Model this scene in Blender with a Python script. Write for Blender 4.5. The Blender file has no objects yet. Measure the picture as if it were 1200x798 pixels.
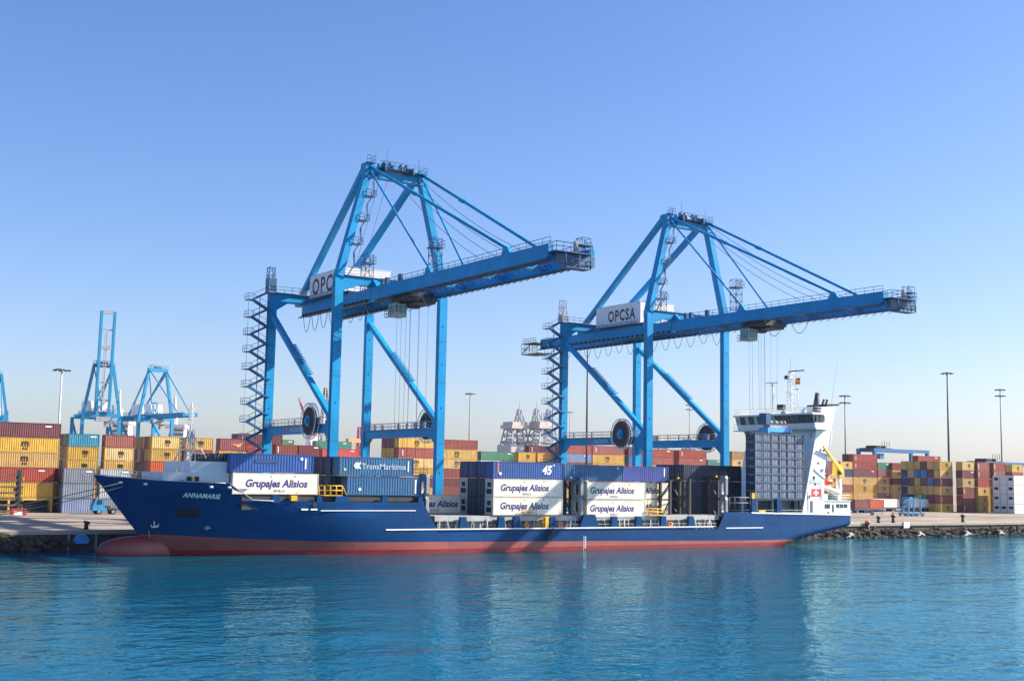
import bpy, math, random
from mathutils import Vector, Matrix
random.seed(7)
S = bpy.context.scene
COL = S.collection
R = math.radians

# ------------------------------------------------------------------ camera, sky, sun, exposure
cam = bpy.data.cameras.new('camera')
cam.sensor_width = 36.0; cam.sensor_fit = 'HORIZONTAL'
cam.lens = 36.0 * 1447.56 / 1200.0
cam.clip_start = 1.0; cam.clip_end = 20000
camo = bpy.data.objects.new('camera', cam); COL.objects.link(camo); S.camera = camo
_ya, _pi, _ro = R(33.23), R(6.23), R(-1.04)
_f = Vector((math.sin(_ya) * math.cos(_pi), math.cos(_ya) * math.cos(_pi), math.sin(_pi)))
_r = Vector((math.cos(_ya), -math.sin(_ya), 0)); _u = _r.cross(_f)
_R = _r * math.cos(_ro) - _u * math.sin(_ro)
_U = _r * math.sin(_ro) + _u * math.cos(_ro)
CAM_Z = 11.6
camo.matrix_world = Matrix(((_R.x, _U.x, -_f.x, 0), (_R.y, _U.y, -_f.y, 0), (_R.z, _U.z, -_f.z, CAM_Z), (0, 0, 0, 1)))

SUN = Vector((1.0, -0.46, 0.73)).normalized()
SUN_EL = math.asin(SUN.z); SUN_AZ = math.atan2(SUN.x, SUN.y)
w = bpy.data.worlds.new('World'); S.world = w; w.use_nodes = True
nt = w.node_tree; nt.nodes.clear()
out = nt.nodes.new('ShaderNodeOutputWorld'); bg = nt.nodes.new('ShaderNodeBackground')
sky = nt.nodes.new('ShaderNodeTexSky'); sky.sky_type = 'NISHITA'; sky.sun_disc = False
sky.sun_elevation = SUN_EL; sky.sun_rotation = SUN_AZ
sky.air_density = 1.0; sky.dust_density = 1.0; sky.ozone_density = 3.0; sky.altitude = 0
bg.inputs['Strength'].default_value = 0.095
tn = nt.nodes.new('ShaderNodeMix'); tn.data_type = 'RGBA'; tn.blend_type = 'MULTIPLY'; tn.inputs[0].default_value = 1; tn.inputs[7].default_value = (.94, .88, 1.03, 1)
hs = nt.nodes.new('ShaderNodeHueSaturation'); hs.inputs['Saturation'].default_value = 1.17; nt.links.new(sky.outputs[0], hs.inputs['Color']); nt.links.new(hs.outputs[0], tn.inputs[6]); nt.links.new(tn.outputs[2], bg.inputs[0]); nt.links.new(bg.outputs[0], out.inputs[0])
sl = bpy.data.lights.new('sun', 'SUN'); sl.energy = 5.0; sl.angle = R(0.5); sl.color = (1.0, 0.90, 0.76)
so = bpy.data.objects.new('sun', sl); COL.objects.link(so)
so.rotation_euler = (-SUN).to_track_quat('-Z', 'Y').to_euler(); so.location = (100, -100, 200)
S.view_settings.view_transform = 'Standard'; S.view_settings.look = 'None'
S.view_settings.gamma = 1.0; S.view_settings.exposure = 1.04; S.view_settings.use_curve_mapping = False

# ------------------------------------------------------------------ helpers
class MB:
    """collects boxes, beams, tubes; build() links them as one mesh object"""
    def __init__(s): s.v = []; s.f = []; s.sm = []
    def add(s, vs, fs, smooth=False):
        o = len(s.v); s.v += [tuple(p) for p in vs]; s.f += [tuple(i + o for i in f) for f in fs]; s.sm += [smooth] * len(fs); return s
    def box(s, x0, x1, y0, y1, z0, z1):
        return s.add([(x0,y0,z0),(x1,y0,z0),(x1,y1,z0),(x0,y1,z0),(x0,y0,z1),(x1,y0,z1),(x1,y1,z1),(x0,y1,z1)],
                     [(0,3,2,1),(4,5,6,7),(0,1,5,4),(1,2,6,5),(2,3,7,6),(3,0,4,7)])
    def beam(s, p, q, w, h=None, w2=None, h2=None, up=(0,0,1)):
        p = Vector(p); q = Vector(q); h = h or w; w2 = w2 or w; h2 = h2 or h
        d = (q - p).normalized(); up = Vector(up)
        if abs(d.dot(up)) > 0.95: up = Vector((0, 1, 0)) if abs(d.y) < .9 else Vector((1, 0, 0))
        a = d.cross(up).normalized(); b = a.cross(d).normalized()
        vs = [p + a*i*w/2 + b*j*h/2 for i, j in ((-1,-1),(1,-1),(1,1),(-1,1))] + [q + a*i*w2/2 + b*j*h2/2 for i, j in ((-1,-1),(1,-1),(1,1),(-1,1))]
        return s.add(vs, [(3,2,1,0),(4,5,6,7),(0,1,5,4),(1,2,6,5),(2,3,7,6),(3,0,4,7)])
    def tube(s, pts, r, n=6, r2=None, caps=True):
        pts = [Vector(p) for p in pts]; m = len(pts); rings = []
        prev = None
        for i, p in enumerate(pts):
            d = (pts[min(i+1, m-1)] - pts[max(i-1, 0)]).normalized()
            up = Vector((0,0,1)) if abs(d.z) < .9 else Vector((1,0,0))
            a = d.cross(up).normalized(); b = a.cross(d)
            rr = r if r2 is None else r + (r2 - r) * i / (m - 1)
            rings += [p + (a*math.cos(2*math.pi*k/n) + b*math.sin(2*math.pi*k/n)) * rr for k in range(n)]
        fs = [(i*n+k, i*n+(k+1)%n, (i+1)*n+(k+1)%n, (i+1)*n+k) for i in range(m-1) for k in range(n)]
        o = len(s.v)
        s.add(rings, fs, True)
        if caps: s.add([], []); s.f += [tuple(o+k for k in reversed(range(n))), tuple(o+(m-1)*n+k for k in range(n))]; s.sm += [False, False]
        return s
    def prism(s, poly, axis, a0, a1):
        """poly: 2-D outline; axis 'x','y','z' = extrusion"""
        def P(u, v, a): return {'x': (a,u,v), 'y': (u,a,v), 'z': (u,v,a)}[axis]
        n = len(poly)
        vs = [P(u, v, a0) for u, v in poly] + [P(u, v, a1) for u, v in poly]
        return s.add(vs, [tuple(range(n)), tuple(range(2*n-1, n-1, -1))] + [(i, n+i, n+(i+1)%n, (i+1)%n) for i in range(n)])
    def disc(s, c, axis, r, t, n=28, r_in=0):
        c = Vector(c); A = {'x': (Vector((0,1,0)), Vector((0,0,1)), Vector((1,0,0))), 'y': (Vector((1,0,0)), Vector((0,0,1)), Vector((0,1,0))), 'z': (Vector((1,0,0)), Vector((0,1,0)), Vector((0,0,1)))}[axis]
        def ring(rad, off): return [c + (A[0]*math.cos(2*math.pi*k/n) + A[1]*math.sin(2*math.pi*k/n))*rad + A[2]*off for k in range(n)]
        if r_in <= 0:
            return s.add(ring(r,-t/2)+ring(r,t/2), [tuple(range(n)), tuple(range(2*n-1,n-1,-1))]+[(k,n+k,n+(k+1)%n,(k+1)%n) for k in range(n)])
        vs = ring(r,-t/2)+ring(r,t/2)+ring(r_in,-t/2)+ring(r_in,t/2); fs = []
        for k in range(n):
            j = (k+1)%n
            fs += [(k,n+k,n+j,j),(2*n+k,2*n+j,3*n+j,3*n+k),(k,j,2*n+j,2*n+k),(n+k,3*n+k,3*n+j,n+j)]
        return s.add(vs, fs)
    def rail(s, pts, h=1.1, step=2.0, r=.035):
        pts = [Vector(p) for p in pts]
        for a, b in zip(pts[:-1], pts[1:]):
            L = (b-a).length; n = max(1, round(L/step))
            for k in range(n+1):
                p = a.lerp(b, k/n); s.tube([p, p+Vector((0,0,h))], r, 4)
            for hh in (h, h*.5): s.tube([a+Vector((0,0,hh)), b+Vector((0,0,hh))], r, 4)
        return s
    def lattice(s, base, top, w0, w1, n, r=.06, brace=True):
        base = Vector(base); top = Vector(top)
        lv = []
        for i in range(n+1):
            t = i/n; c = base.lerp(top, t); ww = (w0+(w1-w0)*t)/2
            lv.append([c+Vector((a*ww, b*ww, 0)) for a, b in ((-1,-1),(1,-1),(1,1),(-1,1))])
        for k in range(4): s.tube([lv[0][k], lv[-1][k]], r*1.3, 4)
        for i in range(n+1):
            for k in range(4): s.tube([lv[i][k], lv[i][(k+1)%4]], r*.8, 4)
        if brace:
            for i in range(n):
                for k in range(4):
                    a, b = (k, (k+1)%4) if i % 2 else ((k+1)%4, k)
                    s.tube([lv[i][a], lv[i+1][b]], r*.8, 4)
        return s
    def mesh(s, name, mat):
        me = bpy.data.meshes.new(name); me.from_pydata(s.v, [], s.f)
        me.polygons.foreach_set('use_smooth', s.sm); me.materials.append(mat); me.update()
        return me
    def build(s, name, mat, parent=None, loc=(0,0,0)):
        return link(name, s.mesh(name, mat), parent, loc)

def link(name, me, parent=None, loc=(0,0,0), rot=(0,0,0)):
    o = bpy.data.objects.new(name, me); COL.objects.link(o); o.location = loc; o.rotation_euler = rot
    if parent: o.parent = parent
    return o
def tag(o, label, cat, group=None, kind=None):
    if label: o['label'] = label
    if cat: o['category'] = cat
    if group: o['group'] = group
    if kind: o['kind'] = kind
    return o
def thing(name, label, cat, loc=(0,0,0), group=None, rotz=0):
    o = bpy.data.objects.new(name, None); COL.objects.link(o); o.location = loc; o.rotation_euler = (0,0,rotz)
    o.empty_display_size = .5
    return tag(o, label, cat, group)
def copy_tree(o, parent=None):
    c = o.copy(); COL.objects.link(c)
    if parent: c.parent = parent
    for ch in list(o.children): copy_tree(ch, c)
    return c

# ---- materials
MATS = {}
def M(name, col, rough=.5, var=.18, scale=.5, streak=0.0, dirt=(.09,.06,.04), metal=0.0, spec=.5, rnd=0.0):
    if name in MATS: return MATS[name]
    m = bpy.data.materials.new(name); m.use_nodes = True; MATS[name] = m
    t = m.node_tree; b = t.nodes['Principled BSDF']
    b.inputs['Roughness'].default_value = rough; b.inputs['Metallic'].default_value = metal
    b.inputs['Specular IOR Level'].default_value = spec
    tc = t.nodes.new('ShaderNodeTexCoord'); oi = t.nodes.new('ShaderNodeObjectInfo')
    ad = t.nodes.new('ShaderNodeVectorMath'); ad.operation = 'ADD'
    sc = t.nodes.new('ShaderNodeVectorMath'); sc.operation = 'SCALE'; sc.inputs[0].default_value = (37, 91, 53)
    t.links.new(oi.outputs['Random'], sc.inputs['Scale'])
    t.links.new(tc.outputs['Object'], ad.inputs[0]); t.links.new(sc.outputs[0], ad.inputs[1])
    n = t.nodes.new('ShaderNodeTexNoise'); n.inputs['Scale'].default_value = scale; n.inputs['Detail'].default_value = 6; n.inputs['Roughness'].default_value = .65
    t.links.new(ad.outputs[0], n.inputs['Vector'])
    mx = t.nodes.new('ShaderNodeMix'); mx.data_type = 'RGBA'
    lo = tuple(c*(1-var) for c in col); hi = tuple(min(1, c*(1+var)) for c in col)
    mx.inputs[6].default_value = (*lo, 1); mx.inputs[7].default_value = (*hi, 1)
    mr = t.nodes.new('ShaderNodeMapRange'); mr.inputs[1].default_value = .3; mr.inputs[2].default_value = .7
    t.links.new(n.outputs['Fac'], mr.inputs[0]); t.links.new(mr.outputs[0], mx.inputs[0])
    last = mx.outputs[2]
    if streak > 0:
        mp = t.nodes.new('ShaderNodeMapping'); mp.inputs['Scale'].default_value = (2.2, 2.2, .22)
        t.links.new(ad.outputs[0], mp.inputs[0])
        n2 = t.nodes.new('ShaderNodeTexNoise'); n2.inputs['Scale'].default_value = 1.0; n2.inputs['Detail'].default_value = 5
        t.links.new(mp.outputs[0], n2.inputs['Vector'])
        mr2 = t.nodes.new('ShaderNodeMapRange'); mr2.inputs[1].default_value = .56; mr2.inputs[2].default_value = .75; mr2.inputs[4].default_value = streak
        t.links.new(n2.outputs['Fac'], mr2.inputs[0])
        mx2 = t.nodes.new('ShaderNodeMix'); mx2.data_type = 'RGBA'; mx2.inputs[7].default_value = (*dirt, 1)
        t.links.new(last, mx2.inputs[6]); t.links.new(mr2.outputs[0], mx2.inputs[0]); last = mx2.outputs[2]
    if rnd > 0:
        hs = t.nodes.new('ShaderNodeHueSaturation'); wn = t.nodes.new('ShaderNodeTexWhiteNoise'); wn.noise_dimensions = '1D'; t.links.new(oi.outputs['Random'], wn.inputs['W'])
        for src, sk, a_, b_ in ((oi.outputs['Random'], 'Value', 1-rnd, 1+rnd*.6), (wn.outputs['Value'], 'Saturation', 1-rnd, 1+rnd*.2)):
            q = t.nodes.new('ShaderNodeMapRange'); q.inputs[3].default_value = a_; q.inputs[4].default_value = b_; t.links.new(src, q.inputs[0]); t.links.new(q.outputs[0], hs.inputs[sk])
        t.links.new(last, hs.inputs['Color']); last = hs.outputs[0]
    t.links.new(last, b.inputs['Base Color'])
    mrr = t.nodes.new('ShaderNodeMapRange'); mrr.inputs[3].default_value = max(.05, rough-.1); mrr.inputs[4].default_value = min(1, rough+.12)
    t.links.new(n.outputs['Fac'], mrr.inputs[0]); t.links.new(mrr.outputs[0], b.inputs['Roughness'])
    return m
def glass(name, col, rough=.08):
    m = M(name, col, rough, .1); return m

CRANE = M('crane_blue_paint', (.0015,.255,.53), .5, .18, .22, .38, (.015,.10,.20), spec=.22)
CRANE_RUST = M('crane_rust', (.10,.07,.06), .8, .4, 1.0)
CRANE_D = M('crane_dark_steel', (.02,.09,.20), .5, .2)
STEEL = M('grey_steel', (.30,.31,.33), .5, .2)
DARK = M('dark_steel', (.035,.035,.04), .6, .3)
BLACK = M('black_rubber', (.012,.012,.013), .7, .3)
WHITE = M('white_paint', (.80,.79,.76), .45, .07, .4, .30, (.42,.33,.24))
GREYP = M('light_grey_paint', (.48,.50,.52), .5, .12, .5, .2, (.25,.2,.16))
SIGNW = M('grey_white_panel', (.66,.67,.70), .5, .06, .3, .12, (.4,.38,.36))
YELLOW = M('safety_yellow', (.70,.42,.02), .45, .15, .6, .2)
LETTER = M('black_lettering', (.015,.017,.02), .5, .1)
LETTERW = M('white_lettering', (.78,.78,.76), .5, .08)
LETTERN = M('navy_lettering', (.02,.02,.16), .5, .1)
RUST = M('rusty_steel', (.16,.075,.04), .8, .4, 1.2)
CONC = M('concrete', (.33,.29,.24), .85, .2, .15, .15, (.12,.10,.08))
GLASS = glass('tinted_glass', (.03,.06,.075))
GLASSL = glass('pale_glass', (.30,.45,.45))
ORANGE = M('orange_paint', (.75,.16,.03), .45, .12)
ROPE = M('rope', (.10,.13,.10), .9, .2)
FAR_BLUE = M('far_crane_paint', (.004,.23,.46), .5, .1)
CABLE = M('cable_sheath', (.06,.08,.11), .6, .1)

# ---- text as mesh
def text_mesh(name, txt, size, mat, sx=1.0, shear=0.0, bold=0.0, align='CENTER', spacing=1.0):
    c = bpy.data.curves.new(name, 'FONT'); c.body = txt; c.size = size; c.shear = shear; c.offset = bold; c.align_x = align; c.align_y = 'CENTER'
    c.space_character = spacing; c.resolution_u = 3
    o = bpy.data.objects.new(name, c); COL.objects.link(o)
    dg = bpy.context.evaluated_depsgraph_get()
    me = bpy.data.meshes.new_from_object(o.evaluated_get(dg)); bpy.data.objects.remove(o)
    for v in me.vertices: v.co.x *= sx
    me.materials.clear(); me.materials.append(mat); me.name = name
    return me
def front_text(me, x, y, z, parent, name='lettering'):       # reads along +x on a face towards -y
    return link(name, me, parent, (x, y, z), (R(90), 0, 0))
def left_text(me, x, y, z, parent, name='lettering'):        # on a face towards -x, reads along -y
    return link(name, me, parent, (x, y, z), (R(90), 0, R(-90)))

QZ = 2.7            # quay level
QY = 181.0          # quay edge
# ================================================================== SETTING
def water_mat():
    m = bpy.data.materials.new('sea_water'); m.use_nodes = True; t = m.node_tree; t.nodes.clear(); N = t.nodes.new; K = t.links.new
    o = N('ShaderNodeOutputMaterial'); df = N('ShaderNodeBsdfDiffuse'); gl = N('ShaderNodeBsdfGlossy'); ms = N('ShaderNodeMixShader'); fr = N('ShaderNodeFresnel')
    fr.inputs['IOR'].default_value = 1.333; gl.inputs['Roughness'].default_value = .06; gl.inputs['Color'].default_value = (.56,.94,1,1)
    g = N('ShaderNodeNewGeometry')
    n0 = N('ShaderNodeTexNoise'); n0.inputs['Scale'].default_value = .012; n0.inputs['Detail'].default_value = 3
    mp0 = N('ShaderNodeMapping'); mp0.inputs['Scale'].default_value = (.5, 1.4, 1); mp0.inputs['Rotation'].default_value = (0,0,R(33))
    K(g.outputs['Position'], mp0.inputs[0]); K(mp0.outputs[0], n0.inputs['Vector'])
    mx = N('ShaderNodeMix'); mx.data_type = 'RGBA'
    mx.inputs[6].default_value = (.0002,.056,.104,1); mx.inputs[7].default_value = (.0003,.078,.140,1)
    K(n0.outputs['Fac'], mx.inputs[0]); K(mx.outputs[2], df.inputs['Color'])
    prev = None
    for scl, sx, sy, st, rot in ((.06,.6,1.6,.22,36), (.2,.8,1.35,.32,28), (.45,1,1.2,.62,44), (1.1,1,1.1,.62,26)):
        mp = N('ShaderNodeMapping'); mp.inputs['Scale'].default_value = (sx, sy, 1); mp.inputs['Rotation'].default_value = (0,0,R(rot))
        K(g.outputs['Position'], mp.inputs[0])
        n = N('ShaderNodeTexNoise'); n.inputs['Scale'].default_value = scl; n.inputs['Detail'].default_value = 2.5; n.inputs['Roughness'].default_value = .55; n.inputs['Distortion'].default_value = .5
        K(mp.outputs[0], n.inputs['Vector'])
        bu = N('ShaderNodeBump'); bu.inputs['Strength'].default_value = st; bu.inputs['Distance'].default_value = .08/scl*WAVE
        K(n.outputs['Fac'], bu.inputs['Height'])
        if prev: K(prev.outputs[0], bu.inputs['Normal'])
        prev = bu
    for sh in (df, gl, fr): K(prev.outputs[0], sh.inputs['Normal'])
    pw = N('ShaderNodeMath'); pw.operation = 'POWER'; pw.inputs[1].default_value = 1.3; K(fr.outputs[0], pw.inputs[0])
    ml = N('ShaderNodeMath'); ml.operation = 'MULTIPLY'; ml.inputs[1].default_value = 1.0; K(pw.outputs[0], ml.inputs[0])
    K(ml.outputs[0], ms.inputs[0]); K(df.outputs[0], ms.inputs[1]); K(gl.outputs[0], ms.inputs[2]); K(ms.outputs[0], o.inputs[0])
    return m
WAVE = 1.0
mb = MB()
mb.add([(-2500,-800,0),(3500,-800,0),(3500,185,0),(-2500,185,0)], [(0,1,2,3)])
tag(mb.build('water', water_mat()), None, None, kind='structure')

def ground_mat():
    m = bpy.data.materials.new('quay_concrete'); m.use_nodes = True; t = m.node_tree; b = t.nodes['Principled BSDF']
    b.inputs['Roughness'].default_value = .85
    g = t.nodes.new('ShaderNodeNewGeometry')
    def noise(s, sx, sy, d=5):
        mp = t.nodes.new('ShaderNodeMapping'); mp.inputs['Scale'].default_value = (sx, sy, 1); t.links.new(g.outputs['Position'], mp.inputs[0])
        n = t.nodes.new('ShaderNodeTexNoise'); n.inputs['Scale'].default_value = s; n.inputs['Detail'].default_value = d; t.links.new(mp.outputs[0], n.inputs['Vector']); return n
    a = noise(.08, 1, 1); c = noise(.5, .15, 1.5)
    mx = t.nodes.new('ShaderNodeMix'); mx.data_type = 'RGBA'; mx.inputs[6].default_value = (.19,.155,.12,1); mx.inputs[7].default_value = (.40,.335,.265,1)
    ma = t.nodes.new('ShaderNodeMath'); ma.operation = 'ADD'; t.links.new(a.outputs['Fac'], ma.inputs[0]); t.links.new(c.outputs['Fac'], ma.inputs[1])
    mr = t.nodes.new('ShaderNodeMapRange'); mr.inputs[1].default_value = .75; mr.inputs[2].default_value = 1.25; t.links.new(ma.outputs[0], mr.inputs[0])
    t.links.new(mr.outputs[0], mx.inputs[0]); t.links.new(mx.outputs[2], b.inputs['Base Color'])
    return m
mb = MB(); mb.add([(-2500,QY,QZ),(4500,QY,QZ),(4500,6000,QZ),(-2500,6000,QZ)], [(0,1,2,3)])
tag(mb.build('ground', ground_mat()), None, None, kind='structure')
mb = MB()
for y, w_ in ((183.55,.12),(184.45,.12),(211.4,.12),(212.3,.12)): mb.box(-300, 900, y-w_/2, y+w_/2, QZ+.004, QZ+.03)
tag(mb.build('crane_rails', RUST), None, None, kind='structure')
mb = MB()
for y, w_ in ((189.5,.25),(196,.18),(203,.18),(224,.25),(236,.25)): mb.add([(-200,y-w_/2,QZ+.008),(700,y-w_/2,QZ+.008),(700,y+w_/2,QZ+.008),(-200,y+w_/2,QZ+.008)], [(0,1,2,3)])
tag(mb.build('road_markings', M('faded_road_paint', (.55,.48,.33), .8, .25)), None, None, kind='structure')
mb = MB(); mb.box(-300, 900, QY+.02, QY+2.2, QZ-.02, QZ+.14)
tag(mb.build('kerb', M('quay_edge_concrete', (.42,.36,.28), .85, .2, .3)), None, None, kind='structure')
# quay wall and the armour stones at its foot
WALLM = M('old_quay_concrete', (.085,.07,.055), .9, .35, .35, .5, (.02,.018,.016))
qw = thing('quay_wall', 'dark stained concrete quay wall behind the moored blue ship', 'quay wall', (0, QY, 0))
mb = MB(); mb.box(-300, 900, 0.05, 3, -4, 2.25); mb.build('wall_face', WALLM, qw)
mb = MB(); mb.box(-300, 900, -.25, 2.0, 2.252, 2.678); mb.build('coping', CONC, qw)
mb = MB()
for k in range(0, 46):
    x = -40 + k*10.1
    mb.box(x-.45, x+.45, -.16, .04, .2, 2.24)
mb.build('fender_pile', M('tarred_timber', (.035,.03,.025), .9, .3), qw)
ROCK = M('armour_stone', (.045,.036,.028), .95, .7, .35, .5, (.015,.014,.010))
def boulder(mb, c, r, sq=(1,1,1)):
    n, k = 7, 5; vs = []; ph = [random.uniform(0,6.28) for _ in range(6)]
    for i in range(1, k):
        th = math.pi*i/k
        for j in range(n):
            a = 2*math.pi*j/n + .3*i
            rr = r*(1+.22*math.sin(3*a+ph[0])+.15*math.sin(2*th+ph[1]+a)+random.uniform(-.15,.15))
            vs.append((c[0]+rr*sq[0]*math.sin(th)*math.cos(a), c[1]+rr*sq[1]*math.sin(th)*math.sin(a), c[2]+rr*sq[2]*math.cos(th)))
    t0, b0 = len(vs), len(vs)+1
    vs += [(c[0],c[1],c[2]+r*sq[2]*.9), (c[0],c[1],c[2]-r*sq[2]*.9)]; fs = []
    for i in range(k-2):
        for j in range(n):
            fs.append((i*n+j, (i+1)*n+j, (i+1)*n+(j+1)%n, i*n+(j+1)%n))
    for j in range(n): fs += [(t0, j, (j+1)%n), (b0, (k-2)*n+(j+1)%n, (k-2)*n+j)]
    mb.add(vs, fs)
mb = MB()
for (xa, xb, dn) in ((176, 300, 5.0), (300, 520, 2.6), (32, 44.5, 4.5)):
    for _ in range(int((xb-xa)*dn)):
        t_ = random.random(); x = random.uniform(xa, xb)
        boulder(mb, (x, QY-.3-4.2*t_*(1 if xa > 100 else .35), (1.45 if xa > 100 else 2.0)-1.75*t_+random.uniform(-.2,.15)), random.uniform(.22,.6)+.55*random.random()**4, (1.3,1,.6))
tag(mb.build('armour_stones', ROCK), 'dark rough stones heaped along the foot of the quay wall', 'rocks', kind='stuff')

# ================================================================== CONTAINERS
CC = {  # key: (words, colour)
 'Y': ('yellow', (.60,.37,.07)), 'y': ('dull yellow', (.60,.34,.05)), 'R': ('brick red', (.31,.055,.036)), 'r': ('rust red', (.25,.052,.03)),
 'm': ('dark maroon', (.17,.030,.040)), 'M': ('maroon', (.25,.030,.045)), 'b': ('navy blue', (.022,.045,.14)), 'B': ('bright blue', (.02,.13,.36)),
 'T': ('teal blue', (.02,.25,.38)), 'g': ('blue grey', (.20,.245,.30)), 'G': ('green', (.06,.22,.13)), 'o': ('brown', (.33,.20,.06)),
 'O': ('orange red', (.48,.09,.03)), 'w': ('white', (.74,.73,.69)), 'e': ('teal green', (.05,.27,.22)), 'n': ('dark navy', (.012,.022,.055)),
 'c': ('crimson red', (.55,.035,.035)), 'l': ('pale grey', (.42,.47,.50)), 'u': ('steel blue', (.16,.22,.38)),
 's': ('royal blue', (.018,.085,.30)), 't': ('sea blue', (.02,.115,.25)), 'v': ('violet blue', (.035,.06,.27)), 'W': ('off-white', (.80,.71,.57)),
}
def CM(k): return M('container_paint_' + CC[k][0].replace(' ', '_').replace('-', '_'), CC[k][1], .55, .18, .5, .42, (.15,.08,.05), rnd=0 if k in 'WstvnwO' else .22)
FRAMEM = {}
def FM(k):
    c = tuple(v*.72 for v in CC[k][1]); return M('container_frame_' + CC[k][0].replace(' ', '_').replace('-', '_'), c, .55, .2, .9, .25, (.14,.07,.04))
_cm = {}
W = 2.438
def corr(mb, L, H, y, sgn, pitch, dep=.045):
    n = max(4, int((L-.3)/pitch)); p = (L-.3)/n; pts = []
    for i in range(n):
        x = .15+i*p
        pts += [(x, 0), (x+p*.35, 0), (x+p*.5, dep), (x+p*.85, dep)]
    pts.append((L-.15, 0))
    vs = []; fs = []
    for x, d in pts: vs += [(x, y+sgn*d, .14), (x, y+sgn*d, H-.12)]
    for i in range(len(pts)-1):
        a = 2*i; fs.append((a, a+2, a+3, a+1) if sgn > 0 else (a, a+1, a+3, a+2))
    mb.add(vs, fs)
def cont_meshes(L, H, k, smooth=False, pitch=.42):
    key = (L, H, k, smooth, pitch)
    if key in _cm: return _cm[key]
    b = MB()
    if smooth: b.box(.06, L-.06, .035, W-.035, .12, H-.02)
    else:
        corr(b, L, H, .03, 1, pitch); corr(b, L, H, W-.03, -1, pitch)
        b.box(.1, L-.1, .1, W-.1, .12, H-.03)
    body = b.mesh('body', CM(k))
    f = MB()
    for x in (0, L-.16):
        for y in (0, W-.16): f.box(x, x+.16, y, y+.16, 0, H)
    for y0 in (0.012, W-.092):
        f.box(.16, L-.16, y0, y0+.08, .02, .17); f.box(.16, L-.16, y0, y0+.08, H-.13, H-.01)
    for x0 in (0.012, L-.092):
        f.box(x0, x0+.08, .16, W-.16, .02, .17); f.box(x0, x0+.08, .16, W-.16, H-.13, H-.01)
    frame = f.mesh('frame', FM(k))
    doors = []
    for s in (0, 1):
        d = MB(); y0 = .17 + s*1.055; d.box(.035, .075, y0, y0+1.04, .18, H-.14)
        doors.append(d.mesh('door', CM(k)))
    l = MB()
    for y0 in (.17, 1.225):
        for q in (.28, .76): l.tube([(.022, y0+q, .12), (.022, y0+q, H-.1)], .022, 4)
    bars = l.mesh('locking_bars', STEEL)
    _cm[key] = (body, frame, doors, bars); return _cm[key]
NCONT = [0]
def container(x, y, z, L, H, k, label, group, emblem=None, smooth=False, parts=True, pitch=.42, doors=True):
    """x,y,z = lower, bow-ward, water-side corner"""
    NCONT[0] += 1
    body, frame, drs, bars = cont_meshes(L, H, k, smooth, pitch)
    t = thing('shipping_container', label, 'container', (x, y, z), group)
    link('body', body, t); link('frame', frame, t)
    if doors:
        for d in drs:
            o = link('door', d, t)
        link('locking_bars', bars, o)
    if emblem: link('emblem', emblem[0], t, (emblem[1], -.012, emblem[2]), (R(90), 0, 0))
    return t
def join_meshes(name, parts, mat):
    b = MB()
    for me, dx, dy in parts:
        b.add([(v.co.x+dx, v.co.y+dy, v.co.z) for v in me.vertices], [tuple(p.vertices) for p in me.polygons])
    return b.mesh(name, mat)
EM_M = join_meshes('emblem', [(text_mesh('a', 'm', 1.9, LETTER, 1.0, 0, .05), 0, .35), (text_mesh('b', 'sc', 1.0, LETTER, 1.15, 0, .02, spacing=1.25), 0, -.62)], LETTER)
EM_S = join_meshes('emblem', [(text_mesh('a', 'm', 1.45, LETTER, 1.0, 0, .05), 0, .3), (text_mesh('b', 'sc', .8, LETTER, 1.15, 0, .02, spacing=1.2), 0, -.45)], LETTER)
def swoosh():
    b = MB(); p = [(-1.5,.05),(-.2,-.12),(.3,-.5),(.85,-.35),(1.05,.1),(1.6,.45),(.9,.35),(.55,.05),(-.1,.12)]
    b.add([(u, v, 0) for u, v in p], [tuple(range(len(p)))]); return b.mesh('emblem', M('gold_lettering', (.75,.42,.08), .5, .1))
EM_W = swoosh()
def bar_mesh(w_, h_, mat, name='marking'):
    b = MB(); b.add([(-w_/2,-h_/2,0),(w_/2,-h_/2,0),(w_/2,h_/2,0),(-w_/2,h_/2,0)], [(0,1,2,3)]); return b.mesh(name, mat)
WHITEBAR = bar_mesh(.22, 1.5, LETTERW); WHITEBLK = bar_mesh(1.2, .28, LETTERW)

ORD = ['bottom', 'second', 'third', 'fourth', 'fifth', 'sixth', 'seventh']
ROWN = ['front row', 'second row', 'third row', 'fourth row', 'fifth row', 'rear row']
YG = 'containers stacked in the yard'
HIDDEN = []
def stack(desc, x, y, L, H, tiers, vis, cols=(), cvis=0, z0=QZ, gap=.03):
    """tiers: colours bottom to top of the water-side row; cols: the rows behind it; vis, cvis: how many tiers from the top can be seen"""
    rows = [tiers] + list(cols)
    for c, row in enumerate(rows):
        n = len(row)
        for i, k in enumerate(row):
            z = z0+i*(H+gap)
            if n-i > (vis if c == 0 else cvis): HIDDEN.append((x, y+c*2.52, z, L, H, k)); continue
            tier = 'top' if i == n-1 else ORD[i]
            lab = '%s container, %s tier, %s' % (CC[k][0], tier, desc) if len(rows) == 1 else '%s container, %s tier, %s, %s' % (CC[k][0], tier, ROWN[c], desc)
            if len(lab.split()) > 16: print('LONG', lab)
            em = None; big = L > 8
            if k == 'Y' and c == 0: em = (EM_M, L*.46, H*.5) if big else (EM_S, L*.56, H*.5)
            if k == 'M' and not big and c == 0: em = (EM_W, L*.62, H*.5)
            t = container(x+random.uniform(-.05,.05), y+c*2.52, z, L, H, k, lab, YG, em)
            if c == 0 and k in 'RrOm' and random.random() < .6:
                link('marking', WHITEBAR, t, (L*.1, -.012, H*.5), (R(90),0,0))
            elif c == 0 and k in 'RGTgceulm' and random.random() < .6:
                link('marking', WHITEBLK, t, (L*.8, -.012, H*.78), (R(90),0,0))

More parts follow.
